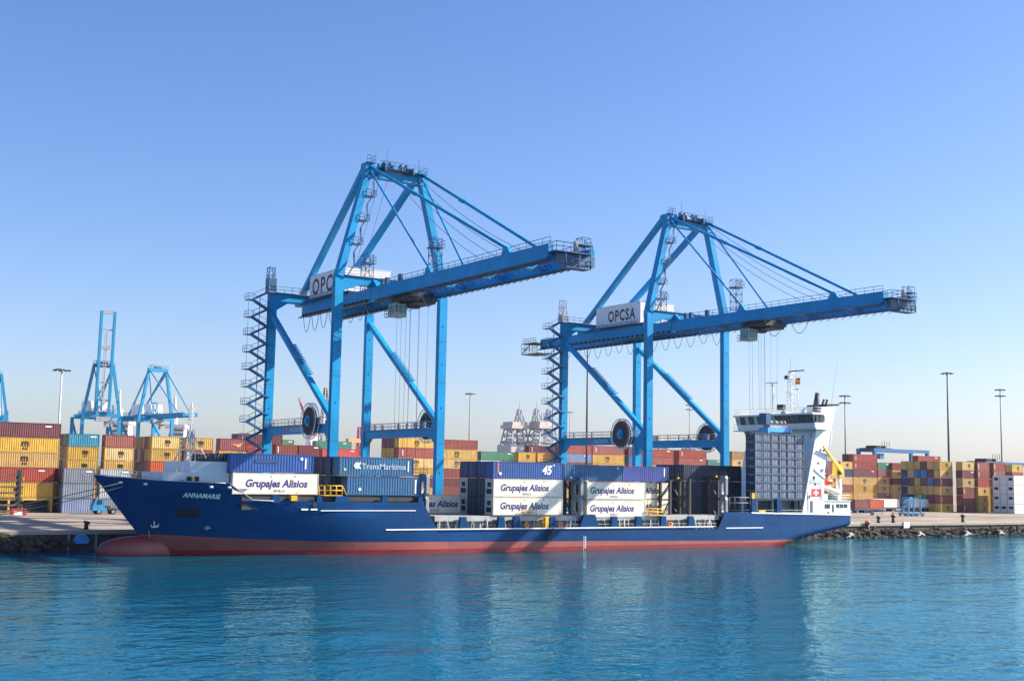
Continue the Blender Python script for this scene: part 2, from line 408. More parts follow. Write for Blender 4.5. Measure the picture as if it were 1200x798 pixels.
# --- yard, from left to right
stack('low stack over the open yellow frame', 46.97, 254, 12.19, 2.9, 'YR', 2, z0=QZ+2.95)
stack('tall stack at far left', 48.50, 257, 12.19, 2.9, 'myrYYm', 3)
stack('short blue grey stack left of the bow', 60.49, 252, 6.06, 2.9, 'ugg', 3, ['rgm'], 3)
stack('short grey stack just over the bow tip', 67.58, 252, 6.06, 2.9, 'gll', 3)
stack('teal topped stack', 62.74, 258.5, 6.06, 2.6, 'ryrYYT', 3, ['mybyyy', 'rymryr'], 3)
stack('red topped stack right of the teal one', 69.98, 258.5, 6.06, 2.6, 'ymrYYR', 3)
stack('yellow stack below the lowered far crane', 79.6, 258.5, 6.06, 2.6, 'rmyOYY', 3, ['ymrryr', 'rymrry', 'myrryy', 'yryrmy'], 3)
stack('stack behind the white foremast', 86.83, 258.5, 6.06, 2.6, 'yrmyRY', 2)
stack('stack topped by the gold emblem', 94.35, 258.5, 6.06, 2.6, 'rymryM', 2)
stack('tall stack left of the nearest crane stairs', 116.6, 306, 12.19, 2.6, 'rymryRm', 3, ['mrymyym'], 2)
stack('stack right of the leftmost crane leg', 124.6, 300, 6.06, 2.6, 'yrmuur', 2)
stack('maroon stack below the leftmost reel', 130.9, 300, 6.06, 2.6, 'rymurm', 2, ['mryrmm'], 1)
stack('crimson topped stack between the left crane legs', 153.57, 335, 12.19, 2.6, 'yrmyrc', 2, ['rymryo'], 1)
stack('long row peeping over the crimson container', 158.12, 350, 12.19, 2.6, 'rymyrme', 1)
stack('far green stack under the left portal beam', 145.0, 350, 6.06, 2.6, 'ryrymrG', 1)
stack('stack left of the nearest tall leg', 156.44, 293, 12.19, 2.6, 'rymyYRY', 3, ['yrmryym', 'mryymym', 'rymrmym'], 2)
stack('red topped stack right of the nearer crane', 169.03, 293, 12.19, 2.6, 'yrmrYYR', 3)
stack('green topped stack near the middle', 190.48, 306, 12.19, 2.6, 'rymrwG', 2)
stack('single yellow box before the derricks', 200.92, 302, 6.06, 2.6, 'rymryY', 1)
stack('yellow box left of the farther crane stairs', 207.59, 302, 6.06, 2.6, 'mrymry', 1)
stack('maroon row behind the farther crane stairs', 216.7, 320, 12.19, 2.6, 'yrmyrmm', 1)
stack('red over steel blue by the brownish pole', 214.0, 300, 12.19, 2.6, 'rymyruR', 2)
stack('red over yellow left of the big reel', 227.31, 301, 12.19, 2.6, 'myrmyYR', 2, ['ryrmyrm'], 2)
stack('narrow stack hidden partly by the big reel', 241.19, 301, 6.06, 2.6, 'yrmyrBm', 3)
stack('two reds between the farther crane legs', 260.28, 316, 12.19, 2.6, 'rymyyRR', 2)
stack('red stack under the rightmost reel', 274.71, 316, 12.19, 2.6, 'yrmyrRR', 2, ['rymryrm'], 1)
stack('low stack right of the rightmost reel', 300.43, 330, 6.06, 2.6, 'rymrye', 1)
stack('stack left of the ship bridge', 293.03, 310, 6.06, 2.6, 'rymryYo', 2)
stack('stack touching the ship bridge wing', 302.3, 317, 6.06, 2.6, 'rymyrR', 1)
stack('red and yellow stack behind the yellow boom', 319.6, 292, 6.06, 2.6, 'yrYYRR', 4)
stack('mixed stack behind the yellow boom', 326.1, 292, 6.06, 2.6, 'ryrybY', 4)
stack('long stack of reds over yellows', 332.5, 292, 12.19, 2.6, 'yyYYmRR', 7, ['rymyrmm'], 2)
stack('green topped stack behind the white trailers', 345.0, 292, 6.06, 2.6, 'wRYYRG', 6)
stack('narrow striped stack left of the end-on block', 351.4, 291, 6.06, 2.6, 'ryYmYR', 6)
stack('end-on block behind the straddle carrier', 324.08, 250, 6.06, 2.6, 'YRYmYY', 6, ['ymyBmy', 'yeymTm', 'yyyyBy', 'ynymyy', 'ynnbby'], 6)
stack('stack just right of the end-on block', 331.0, 247, 6.06, 2.6, 'RRrYmY', 6)
stack('stack left of the two-ring mast, reds over yellows', 337.9, 246.5, 6.06, 2.6, 'YYYRRR', 6)
stack('stack just left of the white reefers', 345.3, 246, 6.06, 2.6, 'YYyYRR', 6)
stack('stack behind the white reefers', 377.96, 262, 6.06, 2.6, 'myryRY', 2, ['romrmo'], 2)
stack('long red top behind the end-on block', 357.68, 285, 12.19, 2.6, 'yrymyrR', 1)
# the lower tiers nobody can see from the water: one mesh
keys = sorted({h[5] for h in HIDDEN}); me_v = []; me_f = []; me_m = []
for (x, y, z, L, H, k) in HIDDEN:
    b = MB(); body, frame, _, _ = cont_meshes(L, H, k)
    for src in (body, frame):
        o_ = len(me_v); me_v += [(v.co.x+x, v.co.y+y, v.co.z+z) for v in src.vertices]
        me_f += [tuple(i+o_ for i in p.vertices) for p in src.polygons]; me_m += [keys.index(k)]*len(src.polygons)
me = bpy.data.meshes.new('stacked_containers'); me.from_pydata(me_v, [], me_f)
for k in keys: me.materials.append(CM(k))
me.polygons.foreach_set('material_index', me_m); me.update()
tag(link('stacked_containers', me), 'lower tiers of the yard container stacks behind the ship', 'containers', kind='stuff')
# white reefers at far right
for c in range(3):
    for i in range(4):
        lab = 'white reefer container, %s tier, %s at the right edge' % (['bottom','second','third','top'][i], ['side facing row','middle row','row farthest left'][c])
        t = container(339.71, 235+c*2.52, QZ+i*2.93, 12.19, 2.9, 'w', lab, 'white reefer containers at the right edge', None, True, doors=False)
        f = MB(); f.box(.02, .07, .18, W-.18, .2, 2.7); f.build('end_wall', SIGNW, t)
        if (c, i) in ((0,2),(0,1),(0,3),(2,1),(2,2),(1,0)) or c != 1:
            f = MB(); f.box(-.005, .03, .5, 1.9, 1.35, 2.2); f.build('fan_unit', BLACK, t)
# open yellow frame under the far left stack
yf = thing('flat_rack', 'open yellow frame with dark beams inside, bottom of far left stack', 'flat rack', (46.97, 254, QZ))
mb = MB()
for x in (0, 3.9, 11.8):
    for y in (0, 2.05): mb = MB(); mb.box(x, x+.38, y, y+.38, 0, 2.9); mb.build('post', CM('Y'), yf)
mb = MB(); mb.box(0.385, 11.79, .02, .36, 2.4, 2.88); mb.box(.385, 11.79, 2.07, 2.42, 2.4, 2.88); mb.box(.385, 11.79, .365, 2.065, 2.72, 2.87); mb.build('top_beam', CM('Y'), yf)
mb = MB(); mb.box(.4, 11.7, .5, 2.0, .02, .5); mb.box(.5, 11.7, 2.0, 2.06, .5, 2.38)  # the thin back sheet is dark to imitate the shaded interior
mb.beam((4.4,.3,.8),(11.6,.5,1.9),.12); mb.beam((4.4,.25,.4),(11.6,.3,1.4),.1); mb.build('beams_and_shade_sheet', DARK, yf)
# stack of trailer frames at the left edge
rk = thing('trailer_frame_stack', 'dark stack of steel trailer frames at the left edge of the quay', 'trailer stack', (44.6, 246.5, QZ))
mb = MB()
for i in range(7):
    z = .4+i*1.12
    mb.box(0, 7.4, 0, .25, z, z+.32); mb.box(0, 7.4, 2.2, 2.45, z, z+.32)
    for q in range(6): mb.box(.1+q*1.4, .3+q*1.4, .25, 2.2, z+.05, z+.25)
mb.build('frame', M('brown_grey_steel', (.12,.085,.06), .7, .4, .8), rk)
mb = MB()
for x in (0.2, 6.5):
    for y in (-.06, 2.46): mb = MB(); mb.box(x, x+.5, y-.08, y+.08, 0, 8.3); mb.build('stacking_post', DARK, rk)
mb = MB()
for i in range(4): mb.box(7.42, 7.6, .4+i*.1, .9+i*.1, .5+i*1.9, 1.2+i*1.9)
mb.build('reflector', YELLOW, rk)

# ================================================================== SHIP
SCY, HB = 169.5, 9.3          # centreline, half beam
def lerp_tab(tab, x):
    if x <= tab[0][0]: return tab[0][1]
    for (a, va), (b, vb) in zip(tab[:-1], tab[1:]):
        if x <= b: return va + (vb-va)*(x-a)/(b-a)
    return tab[-1][1]
STEM = [(-4,53.6),(0,53.0),(2.3,51.3),(6,48.25),(9.1,45.8),(10.75,44.45)]
def x_stem(z): return lerp_tab(STEM, z)
ZTOP = [(44.4,10.75),(51.5,10.15),(60.2,9.86),(63.5,7.65),(70,7.5),(89.86,7.42),(91.8,4.3),(92.4,3.56),(148.1,3.12),(149.8,6.0),(155,5.85),(182.3,5.4)]
ZRED = [(50,2.75),(58,2.5),(77,1.8),(93.5,1.66),(118.6,1.42),(150,1.08),(160,1.05),(183,1.2)]
ZBOT = [(44,-3.2),(158,-3.2),(164,-1.2),(168,.15),(175,1.3),(182.3,2.35)]
def hb(x, z):
    u = x - x_stem(z)
    if u <= 0: return 0.0
    t = min(1, max(0, z)/9.3)**1.25
    L = 40 + (23-40)*t; p = 2.0 + .5*t
    h = HB*(1-(1-min(u/L, 1))**p)
    if x > 158: h -= .75*((x-158)/24)**2
    return h
def sec_hb(x, z):
    zb = lerp_tab(ZBOT, x); h = hb(x, z); d = z-zb
    if d < 1.6: h *= math.sqrt(max(0, 1-(1-max(d,0)/1.6)**2))*.97+.03 if d > 0 else .03
    return h
SHIP = thing('container_ship', 'dark blue container ship with red underside and white bridge moored at the quay', 'ship', (113, SCY, 0))
SX, SY = 113, SCY
HULLM = M('hull_blue_paint', (.0003,.046,.158), .55, .16, .12, .10, (.008,.03,.08), spec=.15)
def plating(m, pw, ph, seam, rust, amount):
    t = m.node_tree; b = t.nodes['Principled BSDF']; N = t.nodes.new; K = t.links.new
    src = b.inputs['Base Color'].links[0].from_socket
    tc = N('ShaderNodeTexCoord'); sp_ = N('ShaderNodeSeparateXYZ'); cb_ = N('ShaderNodeCombineXYZ'); K(tc.outputs['Object'], sp_.inputs[0])
    K(sp_.outputs['X'], cb_.inputs['X']); K(sp_.outputs['Z'], cb_.inputs['Y'])
    br = N('ShaderNodeTexBrick'); br.inputs['Scale'].default_value = 1; br.inputs['Brick Width'].default_value = pw; br.inputs['Row Height'].default_value = ph; br.inputs['Mortar Size'].default_value = .035; br.inputs['Mortar Smooth'].default_value = .5
    br.inputs['Color1'].default_value = (.86,.86,.86,1); br.inputs['Color2'].default_value = (1.1,1.1,1.1,1); br.inputs['Mortar'].default_value = (seam,seam,seam,1)
    K(cb_.outputs[0], br.inputs['Vector'])
    m1 = N('ShaderNodeMix'); m1.data_type = 'RGBA'; m1.blend_type = 'MULTIPLY'; m1.inputs[0].default_value = .8; K(src, m1.inputs[6]); K(br.outputs['Color'], m1.inputs[7])
    mp = N('ShaderNodeMapping'); mp.inputs['Scale'].default_value = (1.1,.10,1); K(cb_.outputs[0], mp.inputs[0])
    n = N('ShaderNodeTexNoise'); n.inputs['Scale'].default_value = 1.0; n.inputs['Detail'].default_value = 7; n.inputs['Roughness'].default_value = .7; K(mp.outputs[0], n.inputs['Vector'])
    r = N('ShaderNodeMapRange'); r.inputs[1].default_value = .60; r.inputs[2].default_value = .78; r.inputs[4].default_value = amount; K(n.outputs['Fac'], r.inputs[0])
    m2 = N('ShaderNodeMix'); m2.data_type = 'RGBA'; m2.inputs[7].default_value = (*rust, 1); K(m1.outputs[2], m2.inputs[6]); K(r.outputs[0], m2.inputs[0])
    mp3 = N('ShaderNodeMapping'); mp3.inputs['Scale'].default_value = (.12,1.3,1); K(cb_.outputs[0], mp3.inputs[0])
    n3 = N('ShaderNodeTexNoise'); n3.inputs['Scale'].default_value = 1.0; n3.inputs['Detail'].default_value = 6; K(mp3.outputs[0], n3.inputs['Vector'])
    r3 = N('ShaderNodeMapRange'); r3.inputs[1].default_value = .62; r3.inputs[2].default_value = .72; r3.inputs[4].default_value = .35; K(n3.outputs['Fac'], r3.inputs[0])
    m3 = N('ShaderNodeMix'); m3.data_type = 'RGBA'; m3.blend_type = 'MULTIPLY'; m3.inputs[7].default_value = (.45,.5,.55,1); K(m2.outputs[2], m3.inputs[6]); K(r3.outputs[0], m3.inputs[0])
    K(m3.outputs[2], b.inputs['Base Color'])
    bu = N('ShaderNodeBump'); bu.inputs['Strength'].default_value = .5; bu.inputs['Distance'].default_value = .05
    n4 = N('ShaderNodeTexNoise'); n4.inputs['Scale'].default_value = .7; n4.inputs['Detail'].default_value = 2; K(cb_.outputs[0], n4.inputs['Vector']); K(n4.outputs['Fac'], bu.inputs['Height']); K(bu.outputs[0], b.inputs['Normal'])
plating(HULLM, 6.2, 1.75, .45, (.075,.075,.10), .6)
REDM = M('hull_faded_red_paint', (.30,.068,.058), .55, .14, .25, .2, (.30,.10,.08))
plating(REDM, 7.5, 2.1, .7, (.16,.10,.07), .6)
REDW = M('hull_wet_red_paint', (.24,.018,.017), .3, .2, .3, .2, (.14,.02,.02))
xs = [60.2,61.3,62.4,63.5,66,70,75,80,85,89.86,90.8,91.8,92.4,100,110,120,130,140,148.1,148.9,149.8,154,158,161,164,166,168,170,172,175,178,181,182.3]
ss = [0,.02,.05,.1,.17,.26,.37,.5,.62,.75,.88]
def hull_strip(zlo, zhi, n, name, mat, parent=SHIP, xmax=999):
    b = MB()
    for side in (-1, 1):
        cols = []
        for s_ in ss:
            c = []
            for k in range(n+1):
                xt = x_stem(9)+s_*(60.2-x_stem(9))
                z0, z1 = zlo(xt), zhi(xt); z = z0+(z1-z0)*k/n
                x = x_stem(z)+s_*(60.2-x_stem(z)); c.append((x-SX, side*sec_hb(x, z), z))
            cols.append(c)
        for x in xs:
            if x > xmax: continue
            z0, z1 = zlo(x), max(zhi(x), zlo(x)); cols.append([(x-SX, side*sec_hb(x, z0+(z1-z0)*k/n), z0+(z1-z0)*k/n) for k in range(n+1)])
        vs = [p for c in cols for p in c]; fs = []; m = n+1
        for i in range(len(cols)-1):
            for k in range(n):
                q = (i*m+k, (i+1)*m+k, (i+1)*m+k+1, i*m+k+1)
                fs.append(q if side < 0 else q[::-1])
        b.add(vs, fs, True)
        e = cols[-1]
        if side < 0: endL = e
        else:
            if name == 'topside':
                vs = endL+e; b.add(vs, [(k, m+k, m+k+1, k+1) for k in range(n)])
    return b.build(name, mat, parent)
zb = lambda x: lerp_tab(ZBOT, x)
zr = lambda x: max(lerp_tab(ZRED, x), zb(x)+.02)
wet = lambda x: min(max(.62, zb(x)+.01), zr(x)-.005)
HULL = hull_strip(zr, lambda x: lerp_tab(ZTOP, x), 14, 'topside', HULLM)
hull_strip(wet, zr, 4, 'boot_top', REDM)
hull_strip(zb, wet, 8, 'underwater_hull', REDW)
# bulbous bow
b = MB(); nn = 18; rings = 16; vs = []
for i in range(rings+1):
    t = i/rings; x = 45.3+t*14
    r = 1.85*math.sqrt(max(0, 1-(1-min(t*2.4,1))**2)) if t < .4167 else 1.85
    sh = max(.2, 1-max(0, (t-.36))*1.15)
    for k in range(nn):
        a = 2*math.pi*k/nn; vs.append((x-SX, r*sh*.95*math.sin(a), .75+r*math.cos(a)*(1.0 if math.cos(a) > 0 else 1.9)*(1 if t < .5 else 1-(t-.5)*.5)))
fs = [(i*nn+k, i*nn+(k+1)%nn, (i+1)*nn+(k+1)%nn, (i+1)*nn+k) for i in range(rings) for k in range(nn)]
b.add(vs, fs, True); b.build('bulbous_bow', M('hull_bulb_red_paint', (.19,.034,.033), .4, .15, .4, .2, (.12,.02,.02)), SHIP)
# decks
b = MB()
def deck(xa, xb, z, inset=.12, n=14):
    L = [(xa+(xb-xa)*k/n) for k in range(n+1)]
    up = [(x-SX, hb(x, z)-inset, z) for x in L]; dn = [(x-SX, -hb(x, z)+inset, z) for x in L]
    b.add(dn+up, [(k, k+1, n+1+k+1, n+1+k) for k in range(n)])
deck(47.2, 63, 9.15); deck(62.5, 92, 6.3); deck(91.5, 150, 3.02); deck(149.5, 182.1, 5.2)
b.build('deck', M('deck_paint', (.10,.13,.15), .7, .25), SHIP)
def sbox(b, x0, x1, y0, y1, z0, z1): b.box(x0-SX, x1-SX, y0-SY, y1-SY, z0, z1)
NS = SCY-HB    # near side plane, 160.2
# white rubbing strakes
b = MB(); sbox(b, 83.8, 147, NS-.10, NS+.02, 3.42, 3.6)
sbox(b, 73.5, 88.6, NS-.09, NS+.05, 6.18, 6.3); sbox(b, 70.6, 71.6, NS-.02, NS+.3, 6.3, 6.5); sbox(b, 72, 73, NS-.02, NS+.3, 6.3, 6.5)
sbox(b, 150.0, 158.8, NS-.08, NS+.03, 3.15, 3.32)
b.build('rubbing_strake', WHITE, SHIP)
b = MB(); sbox(b, 92.6, 147.9, NS-.05, NS+.02, 3.30, 3.41); sbox(b, 92.6, 147.9, NS-.14, NS-.1, 3.28, 3.40); b.build('strake_shadow_lip', M('hull_strake_shade', (.006,.03,.10), .5), SHIP)  # dark navy strips stand in for the shade under the white strake
# white line at the stern deck edge
b = MB()
for xa, xb_ in ((156, 165), (165, 174), (174, 182.3)):
    for s_ in (-1,): b.beam((xa-SX, s_*(hb(xa,5.3)+.03), lerp_tab(ZTOP,xa)+.0), (xb_-SX, s_*(hb(xb_,5.3)+.03), lerp_tab(ZTOP,xb_)+.0), .12, .22)
b.build('deck_edge', WHITE, SHIP)
# forecastle edge cap and stem bar
b = MB()
px_ = [x_stem(10.7)+.05+k*(63.3-44.5)/16 for k in range(17)]
for s_ in (-1, 1):
    b.tube([(x-SX, s_*hb(x, lerp_tab(ZTOP,x)-.02), lerp_tab(ZTOP,x)) for x in px_ if x < 60.3], .07, 5)
    b.tube([(60.2-SX, s_*HB*.965, 9.86), (63.5-SX, s_*HB*.985, 7.66), (66.5-SX, s_*HB, 7.55)], .07, 5)
b.build('bulwark_cap', M('grey_cap_paint', (.35,.38,.42), .5), SHIP)
# upper side pillars between the first bays
b = MB()
for xa, xb_, zt in ((66.2,67.4,8.3),(72.9,73.7,8.3),(75.7,78.0,8.25),(83.0,84.1,8.3),(89.0,89.85,8.3)):
    b = MB(); b.prism([(xa-SX,7.3),(xb_-SX,7.3),(xb_-SX-.1,zt),(xa-SX+.1,zt)], 'y', NS-SY+.03, NS-SY+.5); b.build('side_pillar', HULLM, SHIP)
for xa in (96.2, 103.0, 105.8, 112.6, 124.9, 130.0, 135.3, 141.4):
    b = MB(); b.prism([(xa-SX,3.1),(xa+1.5-SX,3.1),(xa+1.2-SX,5.3),(xa+.2-SX,5.3)], 'y', NS-SY+.05, NS-SY+.6); b.build('side_pillar', HULLM, SHIP)
b = MB(); b.prism([(118.4-SX,3.1),(122.6-SX,3.1),(121.6-SX,5.6),(119.4-SX,5.6)], 'y', NS-SY+.02, NS-SY+.7); b.build('side_pillar', HULLM, SHIP)
for xa, zt in ((156.2,8.2),(162.4,8.3)): b = MB(); sbox(b, xa, xa+1.1, NS+.06, NS+.9, 5.3, zt); b.build('side_pillar', HULLM, SHIP)
# hatch coamings
HATCH = M('hatch_grey_paint', (.40,.40,.38), .6, .2, .5, .35, (.2,.12,.07))
b = MB(); sbox(b, 92.6, 149, 162.0, 177.0, 3.03, 4.6); sbox(b, 92.4, 149.2, 161.1, 177.9, 4.62, 5.42)
for k in range(36):
    x = 93+k*1.58; sbox(b, x, x+.14, 161.3, 162.0, 3.03, 4.6)
b.build('hatch_coaming', HATCH, SHIP)
b = MB(); sbox(b, 62.4, 90.4, 161.5, 177.5, 6.32, 7.5); sbox(b, 62.2, 90.5, 161.1, 177.9, 7.51, 8.34); b.build('hatch_cover', DARK, SHIP)  # coloured dark to give the shade inside the side openings
# stanchions, pipes and clutter along the working deck
b = MB(); rnd = random.Random(3)
for k in range(60):
    x = 93+k*.92
    if rnd.random() < .6:
        q = rnd.uniform(-.5,.6); b = MB(); b.beam((x-SX, 160.75-SY, 3.05), (x+q-SX, 160.9-SY, rnd.uniform(4.2,5.2)), rnd.uniform(.07,.2)); b.build('lashing_post', GREYP, SHIP)
b = MB()
for z in (3.55, 4.05): b.tube([(92.8-SX, 160.5-SY, z), (148-SX, 160.5-SY, z)], .035, 4)
for k in range(40): b.tube([(92.8+k*1.41-SX, 160.5-SY, 3.05), (92.8+k*1.41-SX, 160.5-SY, 4.08)], .03, 4)
for z in (7.7, 8.2): pass
for z in (5.9,6.3): b.tube([(150-SX, 160.5-SY, z), (169-SX, 160.6-SY, z)], .04, 4)
b.build('deck_railing', STEEL, SHIP)
b = MB()
for k in range(9): 
    x = 95+k*6.3+rnd.uniform(-1,1); sbox(b, x, x+rnd.uniform(.5,1.6), 160.9, 161.6, 3.05, 3.05+rnd.uniform(.4,1.0))
b.build('deck_locker', RUST, SHIP)
# yellow bay walkways
def yellow_walk(x0, x1, z, zt):
    b = MB(); b.rail([(x0-SX, 160.6-SY, z), (x1-SX, 160.6-SY, z)], zt-z, 1.0, .07); b.rail([(x0-SX, 162.2-SY, z), (x1-SX, 162.2-SY, z)], zt-z, 1.0, .07)
    sbox(b, x0, x1, 160.5, 162.3, z-.1, z); b.tube([(x1-SX,160.6-SY,zt),(x1+.7-SX,160.6-SY,z)], .07, 4)
    b.build('yellow_walkway', YELLOW, SHIP)
yellow_walk(74.1, 76.9, 8.4, 9.7); yellow_walk(133.0, 136.2, 5.45, 6.5)
b = MB(); sbox(b, 69.0, 69.9, 160.1, 160.9, 7.6, 8.3); b.tube([(69.4-SX,160.3-SY,8.2),(70.6-SX,160.3-SY,9.3)], .05, 4)
for xa in (107.5,109.0): b.rail([(xa-SX,160.55-SY,5.45),(xa+1.3-SX,160.55-SY,5.45)], .9, .7, .05)
b.build('yellow_fitting', YELLOW, SHIP)
# lashing bridges with their pale end plates
def lashing_bridge(x, z0, zt, ys, plate_z0, diag=True, plate=True, pw=2.7):
    d = MB()
    for k, y in enumerate(ys):
        if k == 0 and plate: continue
        d.beam((x-SX, y-SY, z0), (x-SX, y-SY, zt), .34, .5)
        if diag and k < len(ys)-1:
            for (za, zb_) in ((z0, (z0+zt)/2), ((z0+zt)/2, zt-.4)):
                a, c = (y, ys[k+1]) if k % 2 else (ys[k+1], y); d.beam((x-SX, a-SY, za), (x-SX, c-SY, zb_), .16)
    for z in (z0+.3, (z0+zt)/2, zt-.15):
        d.box(x-.45-SX, x+.45-SX, ys[0]-SY, ys[-1]-SY, z-.09, z+.09)
    d.rail([(x-.4-SX, ys[0]-SY, zt-.05), (x-.4-SX, ys[-1]-SY, zt-.05)], .9, 1.3, .04)
    o = d.build('lashing_bridge', M('lashing_bridge_shade', (.05,.045,.045), .6, .3), SHIP)  # dark brownish colour carries the shade the bridges stand in
    # end plate with oval holes, facing the bow
    p = MB(); y0, y1 = 160.25, 160.25+pw; xx = x-.62
    hz = (zt-plate_z0); ovs = [(plate_z0+hz*.26, hz*.17), (plate_z0+hz*.72, hz*.17)]
    yc, ry = (y0+y1)/2, .23*pw; N = 20
    zs = [plate_z0, plate_z0+hz*.49, zt+.25]
    for (zl, zh), (oz, orz) in zip(((zs[0], zs[1]), (zs[1], zs[2])), ovs):
        outer = [];inner = []
        for k in range(N):
            a = 2*math.pi*k/N; c_, s_ = math.cos(a), math.sin(a)
            inner.append((yc+ry*c_, oz+orz*(abs(s_)**.6)*(1 if s_ > 0 else -1)))
            m_ = max(abs(c_), abs(s_)); outer.append((yc+(y1-y0)/2*c_/m_, (zh+zl)/2+(zh-zl)/2*s_/m_))
        for off in (0, .5):
            vs = [(xx+off-SX, u-SY, v) for u, v in outer]+[(xx+off-SX, u-SY, v) for u, v in inner]
            p.add(vs, [(k, (k+1)%N, N+(k+1)%N, N+k) for k in range(N)])
        vs = [(xx+o_-SX, u-SY, v) for o_ in (0,.5) for u, v in inner]+[(xx+o_-SX, u-SY, v) for o_ in (0,.5) for u, v in outer]
        p.add(vs, [(k, (k+1)%N, N+(k+1)%N, N+k) for k in range(N)]+[(2*N+k, 3*N+k, 3*N+(k+1)%N, 2*N+(k+1)%N) for k in range(N)])
    if plate: p.build('end_plate', M('end_plate_grey', (.25,.265,.285), .5, .15, .5, .25, (.2,.14,.1)), o)
    y_ = MB()
    for k in range(1, len(ys), 3): y_.box(x-.55-SX, x-.2-SX, ys[k]-.15-SY, ys[k]+.15-SY, zt-.1, zt+.25)
    y_.build('yellow_cap', YELLOW, o)
YS = [160.4+2.55*k for k in range(8)]
lashing_bridge(91.0, 4.6, 11.4, YS[:1]+YS[4:], 5.3, False)
lashing_bridge(119.3, 4.6, 11.3, YS, 5.2)
lashing_bridge(150.6, 4.6, 12.0, YS, 5.2, True, True, 1.5)
lashing_bridge(144.0, 4.6, 11.6, YS[1:], 5.2, True, False)
lashing_bridge(139.6, 4.6, 11.3, YS[1:], 5.2, True, False)
# accommodation, bridge, funnel
SY0 = 160.6
b = MB(); poly = [(169.05-SX,5.35),(172.75-SX,19.8),(173.0-SX,21.2),(176.9-SX,21.2),(176.8-SX,20.6),(174.95-SX,12.2),(174.7-SX,5.35)]
b.prism(poly, 'y', SY0-SY, 178.4-SY); ACC = b.build('accommodation_block', WHITE, SHIP)
b = MB(); poly = [(173.3-SX,21.2),(174.5-SX,25.3),(178.15-SX,25.55),(176.95-SX,21.2)]; b.prism(poly, 'y', SY0-SY, 165.4-SY)
FUN = b.build('funnel', WHITE, SHIP)
b = MB(); b.prism([(175.6-SX,25.45),(178.9-SX,25.75),(179.3-SX,26.1),(175.8-SX,25.9)], 'y', SY0-.05-SY, 165.5-SY); 
for q in (176.3,177.2): b.beam((q-SX,162.2-SY,25.8),(q+.5-SX,162.2-SY,26.9),.28)
b.build('funnel_top', BLACK, FUN)
b = MB(); b.tube([(173.9-SX,161.8-SY,24.6),(174.75-SX,161.8-SY,27.9)], .52, 12); b.build('exhaust_pipe', M('sooty_steel', (.07,.07,.08), .6), FUN)
b = MB(); b.box(174.0-SX, 177.2-SX, SY0-.06-SY, SY0-.003-SY, 20.85, 21.05); b.prism([(174.9-SX,12.0),(172.2-SX,13.6),(172.3-SX,13.9),(175.2-SX,12.4)], 'y', SY0-.14-SY, SY0-.004-SY); b.build('deck_ledge', SIGNW, ACC)
b = MB(); sbox(b, 171.9, 172.5, SY0-.03, SY0+.05, 11.9, 12.5); b.build('porthole', GLASS, ACC)
for xa, z in ((174.0,17.3),(174.9,17.3),(173.4,14.9),(172.6,11.0)):
    b = MB(); b.disc((xa-SX, SY0-.02-SY, z),'y',.22,.06,12); b.build('porthole', GLASS, ACC)
b = MB()
for q in (0,.45): b.tube([(173.9+q-SX,SY0-.12-SY,8.2),(174.0+q-SX,SY0-.12-SY,12.0)],.03,4)
for k in range(12): b.tube([(173.9-SX,SY0-.12-SY,8.4+k*.3),(174.4-SX,SY0-.12-SY,8.4+k*.3)],.025,4)
b.build('wall_ladder', GREYP, ACC)
b = MB(); b.tube([(175.3-SX,SY0-.1-SY,13.0),(177.0-SX,SY0-.1-SY,20.7)],.07,6); b.tube([(170.6-SX,SY0-.1-SY,5.5),(170.6-SX,SY0-.1-SY,9.8)],.06,6); b.build('wall_pipe', SIGNW, ACC)
for xa, z in ((170.8,8.6),(174.2,13.4)): b = MB(); b.box(xa-SX,xa+.5-SX,SY0-.22-SY,SY0-.003-SY,z,z+.45); b.build('wall_lamp', STEEL, ACC)
b = MB(); sbox(b, 171.1, 171.85, SY0-.03, SY0+.05, 5.85, 7.95); b.build('side_door', M('dark_door_paint', (.10,.10,.11), .5), ACC)
b = MB(); b.rail([(171.2-SX, SY0-.1-SY, 10.9), (173.6-SX, SY0-.1-SY, 10.9)], .9, 1.0, .04); b.build('hand_rail', GREYP, ACC)
# red emblem with white diamond
b = MB(); sbox(b, 171.5, 173.95, SY0-.03, SY0+.02, 8.75, 10.15); em = b.build('house_emblem', M('emblem_red', (.70,.04,.04), .5), ACC)
b = MB(); cx, cz = 172.72-SX, 9.45; yy = SY0-.034-SY
b.add([(cx-.8,yy,cz),(cx-.3,yy,cz-.22),(cx,yy,cz-.6),(cx+.3,yy,cz-.22),(cx+.8,yy,cz),(cx+.3,yy,cz+.22),(cx,yy,cz+.6),(cx-.3,yy,cz+.22)], [(0,1,2,3,4,5,6,7)])
b.build('white_star', LETTERW, em)
# aft deckhouse
b = MB(); sbox(b, 174.72, 182.2, 160.9, 178.1, 5.3, 7.95); sbox(b, 174.72, 182.35, 160.75, 178.2, 7.952, 8.08); DH = b.build('aft_deckhouse', WHITE, SHIP)
for xa, xb_, za, zb_ in ((175.3,176.7,6.6,7.4),(178.4,179.2,6.7,7.4),(179.4,180.2,6.7,7.4),(180.4,181.4,6.7,7.4),(177.3,177.7,5.9,7.3),(176.0,176.5,5.7,6.0)):
    b = MB(); sbox(b, xa, xb_, 160.86, 160.92, za, zb_); b.build('window', GLASS, DH)
b = MB(); b.rail([(174.9-SX,160.9-SY,8.08),(182.2-SX,160.9-SY,8.08),(182.2-SX,178-SY,8.08)], 1.0, 1.2, .035); b.build('aft_railing', WHITE, SHIP)
